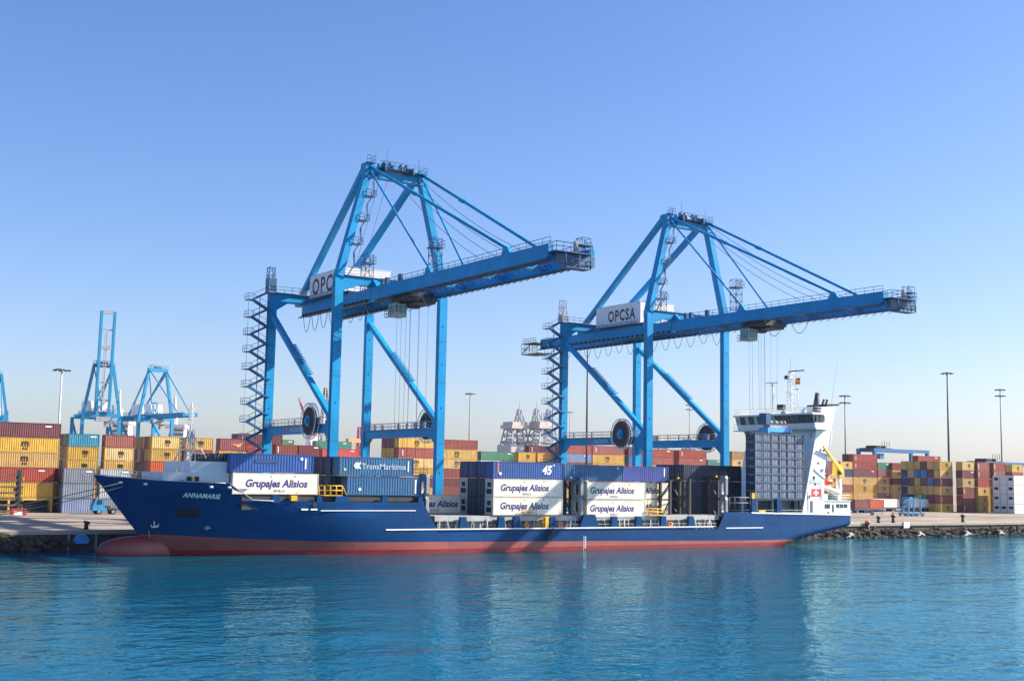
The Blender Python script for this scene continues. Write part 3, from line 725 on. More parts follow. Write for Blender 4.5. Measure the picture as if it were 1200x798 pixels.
# bridge
BR = MB(); bx0, bx1 = 171.9, 174.66; ya_, yb_ = 159.7, 180.1
BR.prism([(bx0-SX,21.2),(bx1-SX,21.2),(bx1-SX,22.25),(bx0-.35-SX,22.25)], 'y', ya_-SY, yb_-SY)
BR.box(bx0-1.15-SX, bx1+.1-SX, ya_-.2-SY, yb_+.3-SY, 23.82, 24.12)
BR.prism([(bx0+.15-SX,22.252),(bx1-.25-SX,22.252),(bx1-.25-SX,23.818),(bx0-.2-SX,23.818)], 'y', ya_+.35-SY, yb_-.35-SY)
BRO = BR.build('bridge', WHITE, SHIP)
fl = MB(); fl.box(bx0-.7-SX, bx1+.6-SX, ya_-.7-SY, yb_+.7-SY, 21.02, 21.197); fl.build('bridge_wing_deck', GREYP, BRO)
nwin = 17; step = (yb_-ya_-.3)/nwin
for k in range(nwin):
    y0 = ya_+.15+k*step+.09; y1 = y0+step-.18
    b = MB(); b.add([(bx0-.4-SX,y0-SY,22.3),(bx0-.4-SX,y1-SY,22.3),(bx0-.85-SX,y1-SY,23.75),(bx0-.85-SX,y0-SY,23.75),(bx0+.12-SX,y0-SY,22.3),(bx0+.12-SX,y1-SY,22.3),(bx0-.33-SX,y1-SY,23.75),(bx0-.33-SX,y0-SY,23.75)], [(0,3,2,1),(4,5,6,7),(0,1,5,4),(1,2,6,5),(2,3,7,6),(3,0,4,7)])
    b.build('window', GLASS if k < 8 or k % 2 else GLASSL, BRO)
for xa, xb_ in ((172.0,172.8),(173.0,174.3)):
    b = MB(); sbox(b, xa, xb_, ya_+.05, ya_+.30, 22.45, 23.7); b.build('window', GLASS, BRO)
for k in range(nwin+1):
    fr = MB(); y = ya_+.15+k*step; fr.beam((bx0-.36-SX,y-SY,22.26),(bx0-.84-SX,y-SY,23.8),.12,.14); fr.build('window_frame', M('dark_frame_paint', (.03,.035,.04), .5), BRO)
for y in (161.5, 178.2):
    b = MB(); b.prism([(172.0-SX,21.0),(173.2-SX,21.0),(173.6-SX,18.3),(173.0-SX,18.3)], 'y', y-SY, y+.35-SY); b.build('wing_bracket', GREYP, BRO)
b = MB(); b.beam((172.2-SX,178.7-SY,20.95),(173.4-SX,177.2-SY,18.5),.35); b.build('wing_bracket', GREYP, BRO)
b = MB(); b.rail([(bx0-.9-SX,ya_-SY,24.12),(bx0-.9-SX,yb_-SY,24.12),(bx1-SX,yb_-SY,24.12)], 1.05, 1.5, .035); b.rail([(bx0-.9-SX,ya_-SY,24.12),(bx1-SX,ya_-SY,24.12)], 1.05, 1.2, .035)
b.rail([(bx0-.6-SX,yb_+.6-SY,21.2),(bx1-SX,yb_+.6-SY,21.2)], 1.05, 1.2, .035); b.build('roof_railing', WHITE, BRO)
# masts
b = MB(); b.lattice((175.5-SX,0,24.12),(175.5-SX,0,32.3), 1.1, .6, 9, .045); b.tube([(175.5-SX,0,24.1),(175.5-SX,0,32.8)], .10, 8); b.tube([(173.9-SX,-.8,32.0),(176.2-SX,-.6,32.2)], .06, 5); b.box(174.9-SX,176.1-SX,-1.3,1.3,31.0,31.08); b.box(174.9-SX,176.1-SX,-.8,.8,28.4,28.46)
MAST = b.build('main_mast', WHITE, SHIP)
b = MB(); b.box(175.4-SX,175.6-SX,-3.6,.4,32.45,32.65); b.box(175.2-SX,175.8-SX,.6,1.3,31.15,31.8); b.build('radar_scanner', DARK, MAST)
b = MB(); b.tube([(175.5-SX,0,32.7),(175.5-SX,0,35.2)], .04, 4); b.tube([(175.5-SX,-1.5,31.1),(175.5-SX,-1.5,33.4)], .03, 4); b.build('whip_antenna', STEEL, MAST)
fm = MB()
for k, (z0, z1) in enumerate(((30.1,30.45),(30.45,31.15),(31.15,31.5))): pass
fl_ = thing('courtesy_flag', 'small red and yellow flag flying from the ship main mast', 'flag', (175.9, 168.6, 30.0)); fl_.scale = (.8, .8, .8)
b = MB(); 
for (z0, z1) in ((0,.4),(1.1,1.5)): b.box(-.02,.02,-1.6,0,z0,z1)
b.build('red_stripe', M('flag_red', (.65,.05,.03), .8), fl_)
b = MB(); b.box(-.02,.02,-1.6,0,.402,1.098); b.build('yellow_stripe', M('flag_yellow', (.8,.45,.03), .8), fl_)
b = MB(); b.tube([(0,.03,-1),(0,.03,2)], .02, 4); b.build('halyard', ROPE, fl_)
b = MB(); b.tube([(169.9+1.6-SX,.7,24.1),(169.9+1.6-SX,.7,29.6)], .15, 8); b.box(171.3-SX,171.7-SX,.5,.9,29.5,30.0); RM = b.build('radar_post', WHITE, SHIP)
b = MB(); b.box(171.4-SX,171.6-SX,-.9,2.6,30.05,30.22); b.build('radar_scanner', WHITE, RM)
b = MB(); b.tube([(172.8-SX,-4.5,24.1),(172.8-SX,-4.5,28.7)], .06, 6); b.box(172.6-SX,173.0-SX,-5.0,-3.9,28.7,28.85); b.box(172.5-SX,173.1-SX,.0-6.4,-5.6,24.2,24.9); b.box(171.6-SX,172.5-SX,-2.6,-1.4+.2,24.15,24.6); b.build('satellite_antenna', WHITE, SHIP)
b = MB(); b.box(171.2-SX,171.9-SX,-1.0+3.2-4.4,.6+3.2-4.4,24.9,25.9); b.tube([(171.5-SX,-2,24.1),(171.5-SX,-2,25)], .15, 6); b.build('searchlight', DARK, SHIP)
b = MB(); b.tube([(178-SX,161.5-SY,26),(180.5-SX,161.5-SY,37)], .03, 4, r2=.01); b.build('tall_whip_antenna', STEEL, FUN)
# yellow provision crane at the stern
b = MB(); b.tube([(180.3-SX,161.9-SY,8.05),(180.3-SX,161.9-SY,12.4)], .55, 12, r2=.45); PC = b.build('crane_pedestal', WHITE, SHIP)
b = MB(); b.beam((180.5-SX,161.2-SY,13.2),(174.0-SX,159.9-SY,18.0),.6,.7,.28,.3); b.prism([(179.1-SX,12.4),(181.2-SX,12.4),(180.9-SX,14.6),(179.3-SX,15.0)], 'y', 161.3-SY, 162.5-SY)
b.tube([(179.6-SX,161.5-SY,15.0),(176.9-SX,160.6-SY,16.4)], .08, 5); b.build('crane_boom', M('ship_crane_yellow', (.74,.44,.03), .4, .15), PC)
b = MB(); b.box(179.4-SX,180.2-SX,161.2-SY,161.28-SY,12.9,13.9); b.build('crane_cab', GLASS, PC)
# lifeboat and davits
b = MB(); vs = []; nn = 12
for i in range(9):
    t = i/8; x = 175.9+t*2.3; r = .62*math.sqrt(max(0,1-(2*t-1)**4))
    vs += [(x-SX, 161.6-SY+r*math.sin(2*math.pi*k/nn), 11.5+r*math.cos(2*math.pi*k/nn)) for k in range(nn)]
b.add(vs, [(i*nn+k, i*nn+(k+1)%nn, (i+1)*nn+(k+1)%nn, (i+1)*nn+k) for i in range(8) for k in range(nn)], True)
b.build('lifeboat', M('lifeboat_orange', (.70,.10,.03), .5), SHIP)
b = MB()
for x in (176.0,178.0): b.beam((x-SX,162.2-SY,8.05),(x-SX,162.0-SY,12.6),.18); b.beam((x-SX,162.0-SY,12.6),(x-SX,161.2-SY,13.0),.15)
b.prism([(175.2-SX,10.6),(180.0-SX,9.2),(180.0-SX,9.9),(175.2-SX,10.95)], 'y', 161.0-SY, 163-SY); b.build('lifeboat_davit', WHITE, SHIP)
b = MB(); b.tube([(177.2-SX,161.5-SY,8.7),(179.0-SX,161.5-SY,8.7)], .55, 10); b.build('mooring_winch', M('winch_green', (.02,.16,.10), .5), SHIP)
b = MB(); b.box(175.4-SX,176.6-SX,161.3-SY,162-SY,8.1,9.3); b.box(179.2-SX,179.8-SX,161.2-SY,161.8-SY,8.1,9.0); b.build('deck_vent', WHITE, SHIP)
b = MB(); sbox(b, 181.9, 182.2, 160.4, 160.8, 3.9, 4.1); b.build('stern_light', WHITE, SHIP)
# forecastle
b = MB(); b.prism([(52.4-SX,-4.6),(60.6-SX,-7.6),(60.6-SX,7.6),(52.4-SX,4.6)], 'z', 9.16, 11.25); b.prism([(55.8-SX,-5.6),(60.4-SX,-7.3),(60.4-SX,7.3),(55.8-SX,5.6)], 'z', 11.252, 12.75)
FH = b.build('forecastle_house', M('grey_white_house_paint', (.60,.62,.64), .5, .08, .5, .15, (.35,.3,.25)), SHIP)
b = MB(); b.prism([(60.62-SX,9.2),(61.3-SX,9.2),(60.9-SX,13.6),(60.62-SX,13.6)], 'y', -7.7, 7.7); b.build('breakwater', M('bluish_grey_paint', (.14,.19,.24), .5), FH)
b = MB()
for k in range(24): y = -7+k*.6; b.tube([(60.2-SX,y,12.76),(60.2-SX,y,13.9)], .2, 6)
for k in range(10): b.tube([(56.2+k*.44-SX,-5.9-k*.16+.3,12.76),(56.2+k*.44-SX,-5.9-k*.16+.3,13.7)], .17, 6)
b.build('vent_pipe', M('dark_vent_paint', (.05,.055,.065), .6), FH)
b = MB(); b.box(55.4-SX,55.9-SX,-5.95,-5.4,9.2,10.7); b.box(56.4-SX,56.9-SX,-6.3,-5.9,9.2,10.7); b.build('dark_doorway', BLACK, FH)
b = MB(); b.box(54.4-SX,55.2-SX,-5.6,-4.9,9.2,10.2); b.build('windlass', DARK, SHIP)
b = MB(); b.box(55.95-SX,56.35-SX,-6.2,-5.7,9.5,10.6); b.build('yellow_locker', YELLOW, FH)
b = MB(); b.tube([(57.6-SX,0,11.3),(57.6-SX,0,21.0)], .17, 8, r2=.09); b.lattice((57.6-SX,0,12.8),(57.6-SX,0,20.2), 1.2, .45, 9, .028)
for dy in (-2.4, 2.4): b.tube([(56.2-SX,dy,12.76),(57.6-SX,0,17.5)], .09, 5); b.tube([(59.4-SX,dy,12.76),(57.6-SX,0,17)], .09, 5)
b.box(57.0-SX,58.2-SX,-.8,.8,15.6,15.7); FMST = b.build('foremast', GREYP, SHIP)
b = MB(); b.rail([(54.2-SX,-4.9,11.25),(56.6-SX,-5.6,11.25)], 1.1, .8, .04); b.rail([(55.8-SX,-5.5,12.75),(57.4-SX,-6.0,12.75)], 1.0, .8, .04); b.build('house_railing', WHITE, FH)
b = MB()
for dx in (0,.0): pass
b.rail([(52-SX,-hb(52,9.9)+.1,10.1),(47.5-SX,-hb(47.5,9.9)+.1,10.5)], .9, 1.2, .03); b.build('bow_railing', GREYP, SHIP)
# anchor, hawse recess, hull marks
def on_hull(x, z, off): return (x-SX, -(hb(x, z)+off), z)
def hull_patch(x0, x1, z0, z1, off, name, mat, n=4):
    b = MB(); vs = []; fs = []
    for i in range(n+1):
        for j in range(3):
            x = x0+(x1-x0)*i/n; z = z0+(z1-z0)*j/2; vs.append(on_hull(x, z, off))
    for i in range(n):
        for j in range(2): a = i*3+j; fs.append((a, a+3, a+4, a+1))
    # rim depth
    b.add(vs, fs); m = len(vs); b.add([(v[0], v[1]+off+.1, v[2]) for v in vs], [])
    ring = [0,1,2]+[3*i+2 for i in range(1,n+1)]+[3*n+1]+[3*i for i in range(n,0,-1)]
    for k in range(len(ring)): a, c = ring[k], ring[(k+1)%len(ring)]; b.f.append((a, c, c+m, a+m)); b.sm.append(False)
    return b.build(name, mat, SHIP)
hull_patch(54.9, 57.5, 5.2, 6.35, .035, 'hull_recess', BLACK)
b = MB(); p0 = on_hull(52.4, 4.6, .25); b.beam(p0, (p0[0]+.1, p0[1]+.1, p0[2]-.75), .14); b.beam((p0[0]-.35,p0[1]-.05,p0[2]-.8),(p0[0]+.55,p0[1]-.05,p0[2]-.7),.2); b.beam((p0[0]-.35,p0[1]-.05,p0[2]-.8),(p0[0]-.42,p0[1]-.05,p0[2]-.45),.12,None,.06); b.beam((p0[0]+.55,p0[1]-.05,p0[2]-.7),(p0[0]+.65,p0[1]-.05,p0[2]-.4),.12,None,.06); b.build('anchor', GREYP, SHIP)
b = MB(); b.tube([on_hull(52.0,3.4,.15), on_hull(52.5,1.6,.15), on_hull(53.2,-.3,.3)], .09, 5); b.build('anchor_chain', M('rusty_chain', (.28,.16,.07), .8), SHIP)
b = MB()
for x, z in ((47.6,9.75),(50.3,9.6),(60.3,9.3),(58.0,9.35)):
    p = on_hull(x, z, .06); b.tube([(p[0]-.22,p[1],p[2]),(p[0]+.22,p[1],p[2])], .16, 6)
b.build('fairlead', WHITE, SHIP)
b = MB()
c = (59.0, 3.75)
for dx, dz in ((-.26,0),(.26,0),(0,.17),(0,-.17)):
    pts = [on_hull(c[0]+dx+q[0]*.13, c[1]+dz+q[1]*.1, .03) for q in ((-1,0),(0,-1),(1,0),(0,1))]; b.add(pts, [(0,1,2,3)])
b.build('hull_symbol', LETTERW, SHIP)
b = MB()
for k in range(7):
    z = 2.0-.28*k; 
    pts = [on_hull(119.5+q[0], z+q[1], .03) for q in ((0,0),(.3,0),(.3,.12),(0,.12))]; b.add(pts, [(0,1,2,3)])
b.box(119.3-SX,119.36-SX,-HB-.03,-HB-.01,-.2,2.3); b.build('draught_marks', LETTERW, SHIP)
b = MB()
for x, z in ((72.6,7.05),): b.tube([(x-SX,-HB-.03,z),(x-SX,-HB+.3,z)], .33, 10)
b.build('scupper', BLACK, SHIP)
for x, z in ((80.5,6.9),(86.0,6.9),(96.8,2.6),(105.4,2.5),(126.3,2.4),(133.9,2.5),(141.0,2.4),(152.5,4.6),(160.8,4.5),(170.2,4.4)):
    b = MB(); b.box(x-.3-SX, x+.3-SX, -HB-.012-(0 if x < 158 else -.02-.75*((x-158)/24)**2), -HB+.2, z-.09, z+.09); b.build('scupper', BLACK, SHIP)
b = MB()
for x in (93.5,): b.tube([(x-SX,-HB+.1,1.9),(x-SX,-HB+.1,2.5)], .1, 6)
b.build('pilot_mark', LETTERW, SHIP)
me = text_mesh('ship_name', 'ANNAMARIE', 1.05, LETTERW, 1.12, 0, .035, 'LEFT', 1.08)
xw = max(v.co.x for v in me.vertices)
for v in me.vertices:
    x = 55.0+v.co.x*4.5/xw; z = 8.2+v.co.y*.82-.045*(x-55.0); v.co = on_hull(x, z, .035)
link('ship_name', me, SHIP)
# gangway ladder amidships
gw = MB(); gw.beam((113.2-SX,159.9-SY,3.4),(111.7-SX,159.7-SY,1.6),.45,.12)
for k in range(7): gw.box(111.8+k*.2-SX,112.0+k*.2-SX,159.5-SY,160.0-SY,1.75+k*.24,1.8+k*.24)
gw.rail([(113.3-SX,159.65-SY,3.4),(111.7-SX,159.5-SY,1.6)], .8, .6, .03); gw.build('gangway_ladder', DARK, SHIP)
gw = MB(); gw.rail([(110.4-SX,160.4-SY,3.6),(113.6-SX,160.4-SY,3.6)], 1.6, 1.0, .06); gw.box(111.9-SX,112.5-SX,160.3-SY,160.9-SY,3.6,5.2); gw.build('boarding_frame', YELLOW, SHIP)
# life ring on the rail
for x in (108.4, 114.8, 137.5):
    b = MB(); b.disc((x-SX,160.4-SY,4.0),'y',.42,.14,14,.22); b.build('life_ring', ORANGE, SHIP)

# ---------------------------------------------------------------- cargo on the ship
SG = 'containers carried on the ship'
GRU = text_mesh('grupajes', 'Grupajes Alisios', 1.42, LETTERN, 1.0, .22, .05)
gw_ = max(v.co.x for v in GRU.vertices)-min(v.co.x for v in GRU.vertices)
for v in GRU.vertices: v.co.x *= 9.1/gw_
SEV = text_mesh('sevilla', 'SEVILLA', .42, LETTERN, 1.15, .2, .008)
def gru(x, y, z, k, label, L=12.9, H=2.82, tx=.5):
    t = container(x, y, z, L, H, k, label, SG, None, True)
    front_text(GRU, L*tx, -.012+.035, H*.50, t); front_text(SEV, L*tx+.4, -.012+.035, H*.16, t, 'small_lettering')
    b = MB()
    for q in (.44,.72): b.disc((L*q, .03, H*.86 if q > .5 else H*.84),'y',.14,.02,10)
    b.build('vent_cap', STEEL, t)
    return t
def plainc(x, y, z, k, label, L=12.19, H=2.62): return container(x, y, z, L, H, k, label, SG, None, False, True, .42)
def white_end(t, H):   # refrigeration unit at the bow-ward end
    f = MB(); f.box(-.01, .034, .2, W-.2, .25, H-.2); f.build('machinery_panel', GREYP, t)
    f = MB(); f.box(-.04, -.008, .5, 1.95, .45, 1.2); f.box(-.04, -.008, .7, 1.7, 1.5, 2.2); f.build('fan_unit', BLACK, t)
# bay 1
gru(60.75, 160.9, 8.42, 'W', 'off-white lettered container nearest the bow, under a bright blue one', 12.6, 2.9)
t = plainc(60.3, 160.9, 11.4, 's', 'blue container with faded lettering, on top nearest the bow', 12.19, 2.55)
link('faded_lettering', bar_mesh(3.4,.5,M('faded_navy_lettering', (.02,.05,.18), .6)), t, (5.2,-.012,1.55), (R(90),0,0))
link('marking', WHITEBAR, t, (11.0,-.012,1.3), (R(90),0,0))
b = MB(); b.disc((10.4,-.015,1.95),'y',.22,.02,10); b.build('white_spot', LETTERW, t)
# bay 2
TM = text_mesh('transmaritima', 'TransMaritima', 1.15, M('faded_white_lettering', (.42,.47,.52), .6, .25, 2.0), 1.0, 0, .015)
tw = max(v.co.x for v in TM.vertices)-min(v.co.x for v in TM.vertices)
for v in TM.vertices: v.co.x *= 7.2/tw
t = plainc(76.5, 160.9, 11.15, 't', 'sea blue container with diamond mark and pale lettering, above a ribbed one', 12.0, 2.7)
front_text(TM, 7.1, -.012, 1.35, t)
b = MB()
for q in (0,.32,.64): b.add([(2.2+q,-.012,1.45),(2.6+q,-.012,.95),(2.75+q,-.012,1.1),(2.45+q,-.012,1.45),(2.75+q,-.012,1.85),(2.6+q,-.012,2.0)], [(0,1,2,3),(0,3,4,5)])
b.build('diamond_mark', LETTERW, t)
b = MB(); b.disc((.85,-.015,.9),'y',.2,.02,10); b.build('yellow_spot', M('spot_yellow', (.6,.6,.05), .5), t)
link('marking', WHITEBAR, t, (11.1,-.012,1.5), (R(90),0,0))
t = plainc(77.8, 160.9, 8.4, 't', 'ribbed sea blue container just above the blue bulwark amidships', 12.1, 2.68)
link('marking', bar_mesh(.28,2.0,LETTERW), t, (11.1,-.012,1.3), (R(90),0,0))
b = MB(); b.disc((2.0,-.015,.85),'y',.24,.02,10); b.build('white_spot', LETTERW, t)
for c in range(1, 6):
    for i in range(2):
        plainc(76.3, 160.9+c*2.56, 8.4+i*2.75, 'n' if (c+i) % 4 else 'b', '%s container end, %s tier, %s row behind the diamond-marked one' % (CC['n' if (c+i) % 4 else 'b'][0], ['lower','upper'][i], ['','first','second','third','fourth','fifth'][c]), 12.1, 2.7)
# far container between bays
gru(89.0, 168.6, 5.55, 'W', 'shaded lettered container on the far side behind the oval-holed plate', 12.4, 2.85, .58)
# bay 3
for c, k in enumerate(('W','n','n','W')):
    for i in range(2):
        z = 5.5+i*2.80; y = 160.9+c*2.56
        if k == 'W':
            t = gru(102.5, y, z, 'W', '%s lettered white container %s' % (['lower','upper'][i], 'under the container marked 45' if c == 0 else 'on the far side of the block marked 45'), 13.1, 2.78, .44); white_end(t, 2.78)
        else: plainc(102.5, y, z, k, 'dark navy container end, %s tier, %s of the two in the block marked 45' % (['lower','middle'][i], ['','right','left'][c]), 12.19, 2.76)
    if c == 0:
        t = plainc(102.4, y, 11.12, 's', 'royal blue container with large white 45, topmost amidships', 13.3, 2.6)
        front_text(text_mesh('number', '45', 1.9, LETTERW, .95, .2, .07), 10.0, -.012, 1.35, t)
        b = MB(); b.disc((1.3,-.015,.75),'y',.24,.02,10); b.disc((11.4,-.015,2.2),'y',.14,.02,10); b.build('white_spot', LETTERW, t)
        link('marking', bar_mesh(.2,1.6,ORANGE), t, (.9,-.012,1.6), (R(90),0,0))
    else: plainc(102.5, y, 11.12, 'b', 'navy container end, top tier, %s row inward from the 45 container' % ['','first','second','third'][c], 12.19, 2.6)
# bay 4 and 5
gru(120.45, 161.0, 5.1, 'W', 'lower lettered white container right of the middle oval-holed plate', 12.2, 2.84, .42)
gru(120.45, 161.0, 8.0, 'W', 'upper lettered white container right of the middle oval-holed plate', 12.2, 2.84, .42)
gru(129.9, 165.9, 5.1, 'W', 'lower set-back lettered white container beside the dark lashing bridges', 12.6, 2.84, .45)
gru(129.9, 165.9, 8.0, 'W', 'upper set-back lettered white container beside the dark lashing bridges', 12.6, 2.84, .45)
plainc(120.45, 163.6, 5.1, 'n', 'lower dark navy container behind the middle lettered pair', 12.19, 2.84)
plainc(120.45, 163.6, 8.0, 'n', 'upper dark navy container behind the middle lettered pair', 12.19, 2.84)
t = plainc(115.9, 160.95, 10.95, 't', 'sea blue container with white spots, spanning above the middle lashing bridge', 12.0, 2.6)
b = MB(); b.disc((1.9,-.015,2.0),'y',.1,.02,8); b.disc((1.9,-.015,1.4),'y',.1,.02,8); b.disc((1.3,-.015,.5),'y',.2,.02,8); b.disc((10.8,-.015,2.1),'y',.16,.02,8); b.build('white_spot', LETTERW, t)
t = plainc(127.6, 163.5, 10.95, 'v', 'violet blue container, top tier, ending over the dark lashing bridges', 12.19, 2.6)
link('marking', WHITEBAR, t, (11.2,-.012,1.6), (R(90),0,0))
for c in range(3):
    for i in range(3):
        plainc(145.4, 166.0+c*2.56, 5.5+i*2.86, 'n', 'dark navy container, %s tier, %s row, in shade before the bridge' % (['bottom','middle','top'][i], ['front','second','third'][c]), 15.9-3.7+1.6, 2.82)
# caged cargo racks before the bridge
RKB = M('rack_navy_paint', (.020,.035,.075), .5, .2); RKF = M('rack_bar_paint', (.10,.12,.17), .5, .2)
BALE = M('grey_wrapped_bales', (.14,.17,.25), .35, .45, 2.2, .35, (.05,.06,.09))
def rack_meshes():
    L, H = 12.25, 1.44
    a = MB(); a.box(.05, L-.05, .25, 2.4, .06, H-.04)
    for x in (0, L-.12): a.box(x-.004, x+.12, .2, 2.42, 0.01, H-.02)
    f = MB()
    for k in range(7): f.box(k*(L-.14)/6, k*(L-.14)/6+.14, 0, .24, 0, H)
    f.box(.14, L-.14, .02, .22, 0, .14); f.box(.14, L-.14, .02, .22, H-.1, H)
    bl = MB()
    r = random.Random(5)
    for k in range(6):
        x0 = .14+k*(L-.14)/6
        for q in range(4):
            xa = x0+.06+q*.46; bl.box(xa, xa+.40, .08+r.uniform(0,.08), .24, .2, H-.18-r.uniform(0,.12))
    tk = MB(); tk.box(-.03, -.006, .5, 1.4, H-.28, H-.16)
    return a.mesh('rack_body', RKB), f.mesh('rack_frame', RKF), bl.mesh('wrapped_bale', BALE), tk.mesh('end_mark', STEEL)
rm = rack_meshes()
for i in range(8):
    t = thing('cargo_rack', 'low caged rack of grey bales before the bridge, %s of eight' % ['lowest','second from bottom','third from bottom','fourth from bottom','fourth from top','third from top','second from top','topmost'][i], 'cargo rack', (157.5, 160.7, 8.28+i*1.455), 'caged cargo racks stacked before the bridge')
    for nme, me in zip(('rack_body','rack_frame','wrapped_bale','end_mark'), rm): link(nme, me, t)
b = MB()
for x in (157.9, 163.2, 168.8):
    for y in (160.9, 162.7): sbox(b, x, x+.4, y, y+.4, 5.22, 8.26)
sbox(b, 157.5, 169.7, 160.8, 163.1, 8.0, 8.27); b.build('rack_support', DARK, SHIP)
b = MB(); sbox(b, 156.3, 157.0, 160.3, 160.9, 8.3, 9.3); b.build('yellow_winch', YELLOW, SHIP)
b = MB(); sbox(b, 158, 159.6, 160.35, 160.6, 5.5, 6.3); b.build('yellow_rail_panel', YELLOW, SHIP)
b = MB()
b.rail([(151.2-SX,160.6-SY,6.6),(156.2-SX,160.6-SY,6.6)], 1.9, 1.2, .06); b.build('side_railing', STEEL, SHIP); b = MB()
sbox(b, 163.6, 168.8, 163.2, 170, 5.22, 8.0); b.build('dark_deck_house', STEEL, SHIP)
# mooring lines
for k, (dz, xx, yy) in enumerate(((0, 16, 182.4), (-.5, 22, 182.8))):
    o = MB(); p0 = Vector((47.2+.3*k, 166.0, 9.7+dz)); p1 = Vector((xx, yy, 3.1)); pts = []
    for q in range(11):
        t_ = q/10; p = p0.lerp(p1, t_); p.z -= 1.6*t_*(1-t_)*2; pts.append(p)
    o.tube(pts, .06, 5); tag(o.build('mooring_line', ROPE), ['dark mooring line from the bow to the quay, the upper one', 'dark mooring line from the bow to the quay, the lower one'][k], 'rope', 'mooring lines at the bow')

# ================================================================== SHIP-TO-SHORE CRANES
OP = {}
def sts_crane(X0, label, back, trolley_y, letter, seed):
    r = random.Random(seed)
    root = thing('ship_to_shore_crane', label, 'harbour crane', (X0, 184.0, QZ), 'ship to shore cranes')
    w2 = 9.93; YL = 27.9; G = 3.43
    def P(name, mat=CRANE, parent=None): return lambda b: b.build(name, mat, parent or root)
    # bogies and sills
    for y in (0, YL):
        b = MB(); b.box(-w2-3.6, w2+3.6, y-.55, y+.55, 2.3, 3.7); b.build('sill_beam', CRANE, root)
        for u in (-w2, w2):
            b = MB(); b.prism([(u-4.2,.95),(u+4.2,.95),(u+3.2,1.7),(u+.8,2.296),(u-.8,2.296),(u-3.2,1.7)], 'y', y-.4, y+.4); bo = b.build('bogie', CRANE, root)
            b = MB()
            for k in range(6): b.disc((u-3.6+k*1.44, y, .38),'y',.36,.3,14)
            b.build('wheel', DARK, bo)
    # legs
    for u in (-w2, w2):
        for y in (0, YL):
            b = MB(); top = 41.2 if y == 0 else 41.4
            b.box(u-.74, u+.74, y-.55, y+.55, 3.705, top)
            for z in (9.0, 20, 27.5, 34): b.box(u-.05, u+.12, y-.62, y-.552, z, z+.35)
            leg = b.build('leg', CRANE, root)
            b = MB()
            for z in (14.0, 24.5, 31.5): b.box(u-.76, u+.76, y-.57, y+.57, z, z+.09)
            b.build('weld_band', CRANE_D, leg)
            b = MB(); x_ = u+.78*(1 if u > 0 else -1); b.tube([(x_,y-.3,4),(x_,y-.3,40)],.03,4); b.tube([(x_,y+.1,4),(x_,y+.1,40)],.03,4); b.build('cable_conduit', CRANE_D, leg)
    # portal beams along the crane, with railing
    for u in (-w2, w2):
        b = MB(); b.box(u-.5, u+.5, .56, YL-.56, 15.3, 16.75)
        b.prism([(.56,15.3),(2.4,15.3),(.56,13.7)], 'x', u-.45, u+.45); b.prism([(.56,16.75),(2.6,16.75),(.56,18.9)], 'x', u-.42, u+.42); b.prism([(YL-.56,15.3),(YL-2.2,15.3),(YL-.56,13.9)], 'x', u-.45, u+.45)
        pb = b.build('portal_beam', CRANE, root)
        b = MB(); b.rail([(u-.9, 2, 16.8), (u-.9, YL-1, 16.8)], 1.15, 1.6, .045); b.rail([(u+.9, 2, 16.8), (u+.9, YL-1, 16.8)], 1.15, 1.6, .045); b.box(u-.95, u+.95, 2.6, YL-.8, 16.753, 16.83)
        for k in range(7): b.box(u-.95, u-.7, 3+k*3.2+r.uniform(0,1), 3.4+k*3.2+r.uniform(0,1), 16.84, 17.8)
        b.build('walkway_railing', STEEL, pb)
        if u < 0:
            left_text(text_mesh('maker_lettering', 'PACECO', .95, M('faded_pale_lettering', (.40,.40,.48), .6), 1.2, 0, .03), u-.515, 14.2, 16.02, pb)
            b = MB(); b.box(u-.515, u-.503, 17.1, 17.9, 15.6, 16.45); b.build('red_mark', M('faded_red_mark', (.45,.10,.12), .6), pb)
    # cable reels on the portal beams
    for u, s in ((-w2, -1), (w2, 1)):
        c = (u+s*1.25, 6.5, 17.3)
        rl = thing_child('cable_reel', root)
        b = MB(); b.disc(c, 'x', 2.35 if X0 < 120 else 2.6, .55, 40, .6); b.build('reel_drum', BLACK if X0 < 120 else M('brown_cable', (.045,.028,.03), .7), rl)
        b = MB(); b.disc((c[0]-.3,c[1],c[2]), 'x', .95, .3, 20); b.disc((c[0]-.5,c[1],c[2]), 'x', .5, .6, 16); b.box(c[0]-.2, u, c[1]-.4, c[1]+.4, 16.75, 17.6); b.build('reel_hub', CRANE, rl)
        b = MB(); b.disc((c[0]+.34,c[1],c[2]), 'x', 3.05, .06, 48, 2.85); b.disc((c[0]-.34,c[1],c[2]), 'x', 3.05, .06, 48, 2.85)
        for k in range(30):
            a = 2*math.pi*k/30; p = (c[0]-.34, c[1]+math.cos(a)*2.35, c[2]+math.sin(a)*2.35); q = (c[0]-.34, c[1]+math.cos(a)*3.0, c[2]+math.sin(a)*3.0); b.tube([p, q], .05, 4)
            p = (c[0]+.34, p[1], p[2]); q = (c[0]+.34, q[1], q[2]); b.tube([p, q], .05, 4)
        b.build('reel_rim', SIGNW, rl)
    # diagonal braces with stair
    for u in (-w2, w2):
        p = Vector((u, YL-.4, 37.2)); q = Vector((u, .6, 17.6)); b = MB(); b.beam(p, q, .85, .85); br = b.build('diagonal_brace', CRANE, root)
        b = MB(); n = 13
        for k in range(n):
            t = .34+.30*k/n; c = p.lerp(q, t); b.box(u-.75, u+.75, c.y-.55, c.y+.3, c.z+.35, c.z+.62)
        b.rail([tuple(p.lerp(q,.33)+Vector((-.75,0,.5))), tuple(p.lerp(q,.65)+Vector((-.75,0,.5)))], .9, 1.4, .05)
        b.build('brace_steps', CRANE, br)
